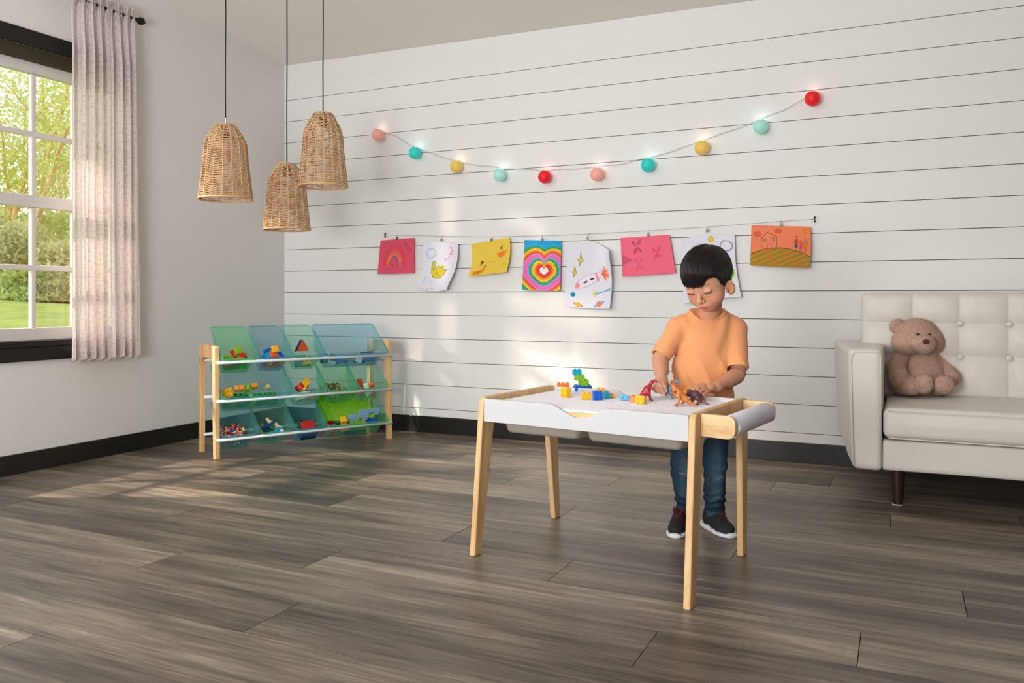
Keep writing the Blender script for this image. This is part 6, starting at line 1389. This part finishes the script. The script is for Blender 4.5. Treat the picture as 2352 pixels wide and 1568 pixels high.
for (a_, b_), r in ((slL, .0345), (slR, .0360)):
    d = (b_-a_)/np.linalg.norm(b_-a_); o1 = np.cross(d, FW); o1 /= np.linalg.norm(o1); o2 = np.cross(d, o1)
    q = MB(); q.tube([b_-d*.004+o1*r*math.cos(t)+o2*r*math.sin(t) for t in np.linspace(0, 2*PI, 30)[:-1]], .0020, 6, closed=True); mb('sleeve_hem', q, SHIRT, sh_, world=True, smooth=True)

# ---- jeans
def jeansmat():
    m, nt, b, out = newmat('blue_denim'); L = nt.links.new; N = nt.nodes.new; at = N('ShaderNodeVertexColor'); at.layer_name = 'Col'
    tc = N('ShaderNodeTexCoord'); n = N('ShaderNodeTexNoise'); n.inputs['Scale'].default_value = 28; n.inputs['Detail'].default_value = 5; L(tc.outputs['Object'], n.inputs[0])
    n2 = N('ShaderNodeTexNoise'); n2.inputs['Scale'].default_value = 500; L(tc.outputs['Object'], n2.inputs[0])
    a = N('ShaderNodeMath'); a.operation = 'MULTIPLY_ADD'; L(n.outputs[0], a.inputs[0]); a.inputs[1].default_value = 1.1; a.inputs[2].default_value = 0.25
    a2 = N('ShaderNodeMath'); a2.operation = 'MULTIPLY_ADD'; L(n2.outputs[0], a2.inputs[0]); a2.inputs[1].default_value = 0.5; L(a.outputs[0], a2.inputs[2])
    x = N('ShaderNodeVectorMath'); x.operation = 'SCALE'; L(at.outputs[0], x.inputs[0]); L(a2.outputs[0], x.inputs['Scale']); L(x.outputs[0], b.inputs['Base Color']); b.inputs['Roughness'].default_value = 0.9; b.inputs['Specular IOR Level'].default_value = 0.1; return m
DENIM = jeansmat(); THREAD = mat('denim_seam', lin(58, 82, 104), rough=0.9); FRAY = mat('frayed_cotton', lin(180, 186, 186), rough=0.95)
lo = np.array([1e9]*3); hi = -lo
for px in (1525, 1690):
    for py in (895, 1200):
        for D in (2.84, 3.09): p = W_(px, py, D); lo = np.minimum(lo, p); hi = np.maximum(hi, p)
s = SDF(lo, hi, 0.0029)
s.ell(W_(1608, 950, 2.96), (.103, .070, .080), CB)
s.path([W_(1570, 985, 2.96), W_(1568, 1030, 2.95), W_(1566, 1085, 2.93), W_(1571, 1130, 2.975), W_(1574, 1168, 3.010)], (.050, .0445, .0375, .0350, .0290), .006)
s.cone(W_(1573, 1172, 3.010), W_(1573.5, 1181, 3.012), .0310, .0290, .004)
s.path([W_(1641, 985, 2.96), W_(1642, 1030, 2.95), W_(1642, 1095, 2.93), W_(1641, 1140, 2.975), W_(1643, 1172, 3.005)], (.050, .0460, .0385, .0375, .0350), .006)
s.cone(W_(1644, 1178, 3.008), W_(1644, 1187, 3.010), .0345, .0325, .004)
zA = [W_(1573, 1150, 2.96)[2], W_(1566, 1075, 2.93)[2]]
def jf(X, Y, Z):
    r = X*RW[0]+Y*RW[1]; d = 0.0040*np.sin(Z*210+r*40+2*np.sin(r*70))*np.exp(-((Z-zA[0])/.035)**2)
    return d+0.0026*np.sin(Z*150-r*60+np.sin(r*90))*np.exp(-((Z-zA[1])/.045)**2)+0.0012*np.sin(Z*60+r*90)
s.disp(jf); v, f = s.mesh(); jc = np.tile(np.array(lin(38, 54, 70)), (len(v), 1))
rr_ = (v-W_(1605, 1000, 2.95))@RW; ff_ = (v-W_(1605, 1000, 2.95))@FW
lg_ = np.where(rr_ < 0, (W_(1566, 1, 2.95)-W_(1605, 1, 2.95))@RW, (W_(1642, 1, 2.95)-W_(1605, 1, 2.95))@RW)
fade = 0.55*np.exp(-((rr_-lg_)/.022)**2)*np.clip(-ff_/.02, 0, 1)*np.clip((.36-v[:, 2])/.1, 0, 1); jc = jc*(1-fade[:, None])+np.array(lin(84, 108, 128))*fade[:, None]
hemc = np.clip((W_(1640, 1176, 2.955)[2]-v[:, 2])/.008, 0, 1)*0.5; jc = jc*(1-hemc[:, None])+np.array(lin(92, 116, 138))*hemc[:, None]
je = mk('jeans', v, f, DENIM, boy, world=True, smooth=True, colors=jc)
q = MB(); q.tube([onsurf(x_, y_, v)-FW*0.0012 for x_, y_ in ((1619, 1085), (1622, 1100), (1626, 1120), (1629, 1140), (1629, 1160), (1628, 1180))], .0016, 6); mb('seam', q, THREAD, je, world=True, smooth=True)
for (xa, ya), (xb, yb_) in (((1557, 1083.5), (1574, 1084.5)), ((1644, 1096), (1661, 1093))):
    q = MB(); rf = np.random.RandomState(int(xa))
    for i in range(26):
        t = rf.rand(); px, py = xa+(xb-xa)*t, ya+(yb_-ya)*t+rf.normal()*(0.5 if xa < 1600 else 1.6); a_ = onsurf(px, py, v)-FW*0.0008; b_ = onsurf(px+2+rf.rand()*3, py+rf.normal()*.35, v)-FW*0.0012; q.tube([a_, (a_+b_)/2-FW*.0006, b_+1e-5], .00035, 4)
    o = mb('frayed_tear', q, FRAY, je, world=True); o['kind'] = 'stuff'

# ---- sneakers
BLK = mat('black_knit', lin(32, 29, 32), rough=0.8, bump=0.2, bscale=700); BLK2 = mat('black_synthetic', lin(42, 44, 46), rough=0.5)
SOLE = mat('white_rubber_sole', lin(232, 232, 236), rough=0.5); LACE = mat('maroon_laces', lin(112, 26, 46), rough=0.8)
def shoe(toe, heel, label, flip):
    d = np.array(heel); d = d/np.linalg.norm(d); ang = math.atan2(d[1], d[0]); M = T(*(np.array(toe)-d*.155))@RZ(ang)
    u = SDF((-.04, -.05, .004), (.165, .05, .10), .0024)
    u.ell((.099, 0, .024), (.048, .0310, .027)); u.ell((.060, 0, .032), (.048, .0285, .030), k=.012); u.ell((.010, 0, .034), (.034, .0260, .030), k=.012)
    u.cone((.012, 0, .05), (.020, 0, .066), .028, .029, .010); u.cone((.095, 0, .030), (.045, 0, .062), .022, .022, .012)
    u.half((0, 0, .012), (0, 0, -1)); u.cone((.016, 0, .070), (.022, 0, .11), .024, .026, sub=True)
    v, f = u.mesh(); uv = v.copy(); t = mk('shoe', v@M[:3, :3].T+M[:3, 3], f, BLK, boy, world=True, smooth=True)
    u = SDF((-.05, -.055, -.004), (.17, .055, .05), .0022)
    for c, r in (((.104, 0, .008), (.046, .0335, .0095)), ((.060, 0, .008), (.050, .0300, .0095)), ((.008, 0, .010), (.042, .0295, .0120))): u.ell(c, r, k=.006, ex=2.8)
    u.ell((.143, 0, .010), (.010, .021, .010), k=.006); u.ell((-.027, 0, .014), (.009, .021, .012), k=.006)
    u.half((0, 0, 0.0), (0, 0, -1)); u.disp(lambda X, Y, Z: 0.0012*np.sin(X*150)*np.clip((Z-.008)/.01, 0, 1)); v, f = u.mesh(); v[:, 2] = np.maximum(v[:, 2], 0.0002)
    mk('sole', v@M[:3, :3].T+M[:3, 3], f, SOLE, t, world=True, smooth=True)
    def top_(x_, y_): dd = np.hypot(uv[:, 0]-x_, uv[:, 1]-y_); return uv[dd < .005][:, 2].max() if (dd < .005).any() else .03
    for i in range(4):
        x_ = .059+i*.0115; pts = [(x_+.004*math.sin(s_*2+i), .019*s_, top_(x_, .019*s_)+.0010) for s_ in np.linspace(-1, 1, 9)]
        q = MB(); q.tube(pts, .0021, 6, M=M, flat=0.8); mb('lace', q, LACE, t, world=True, smooth=True)
    for sg in (-1, 1):
        z0 = top_(.062, 0)+.002; q = MB(); q.tube([(.060, .002*sg, z0), (.062, .010*sg, z0+.004), (.070, .019*sg, z0-.002), (.072, .012*sg, z0-.003), (.064, .002*sg, z0)], .0015, 5, M=M); mb('lace_bow', q, LACE, t, world=True, smooth=True)
shoe(onz(1548, 1238), -FW*.93-RW*.36, 'left', 1); shoe(onz(1684, 1238), -FW*.94+RW*.32, 'right', 1)
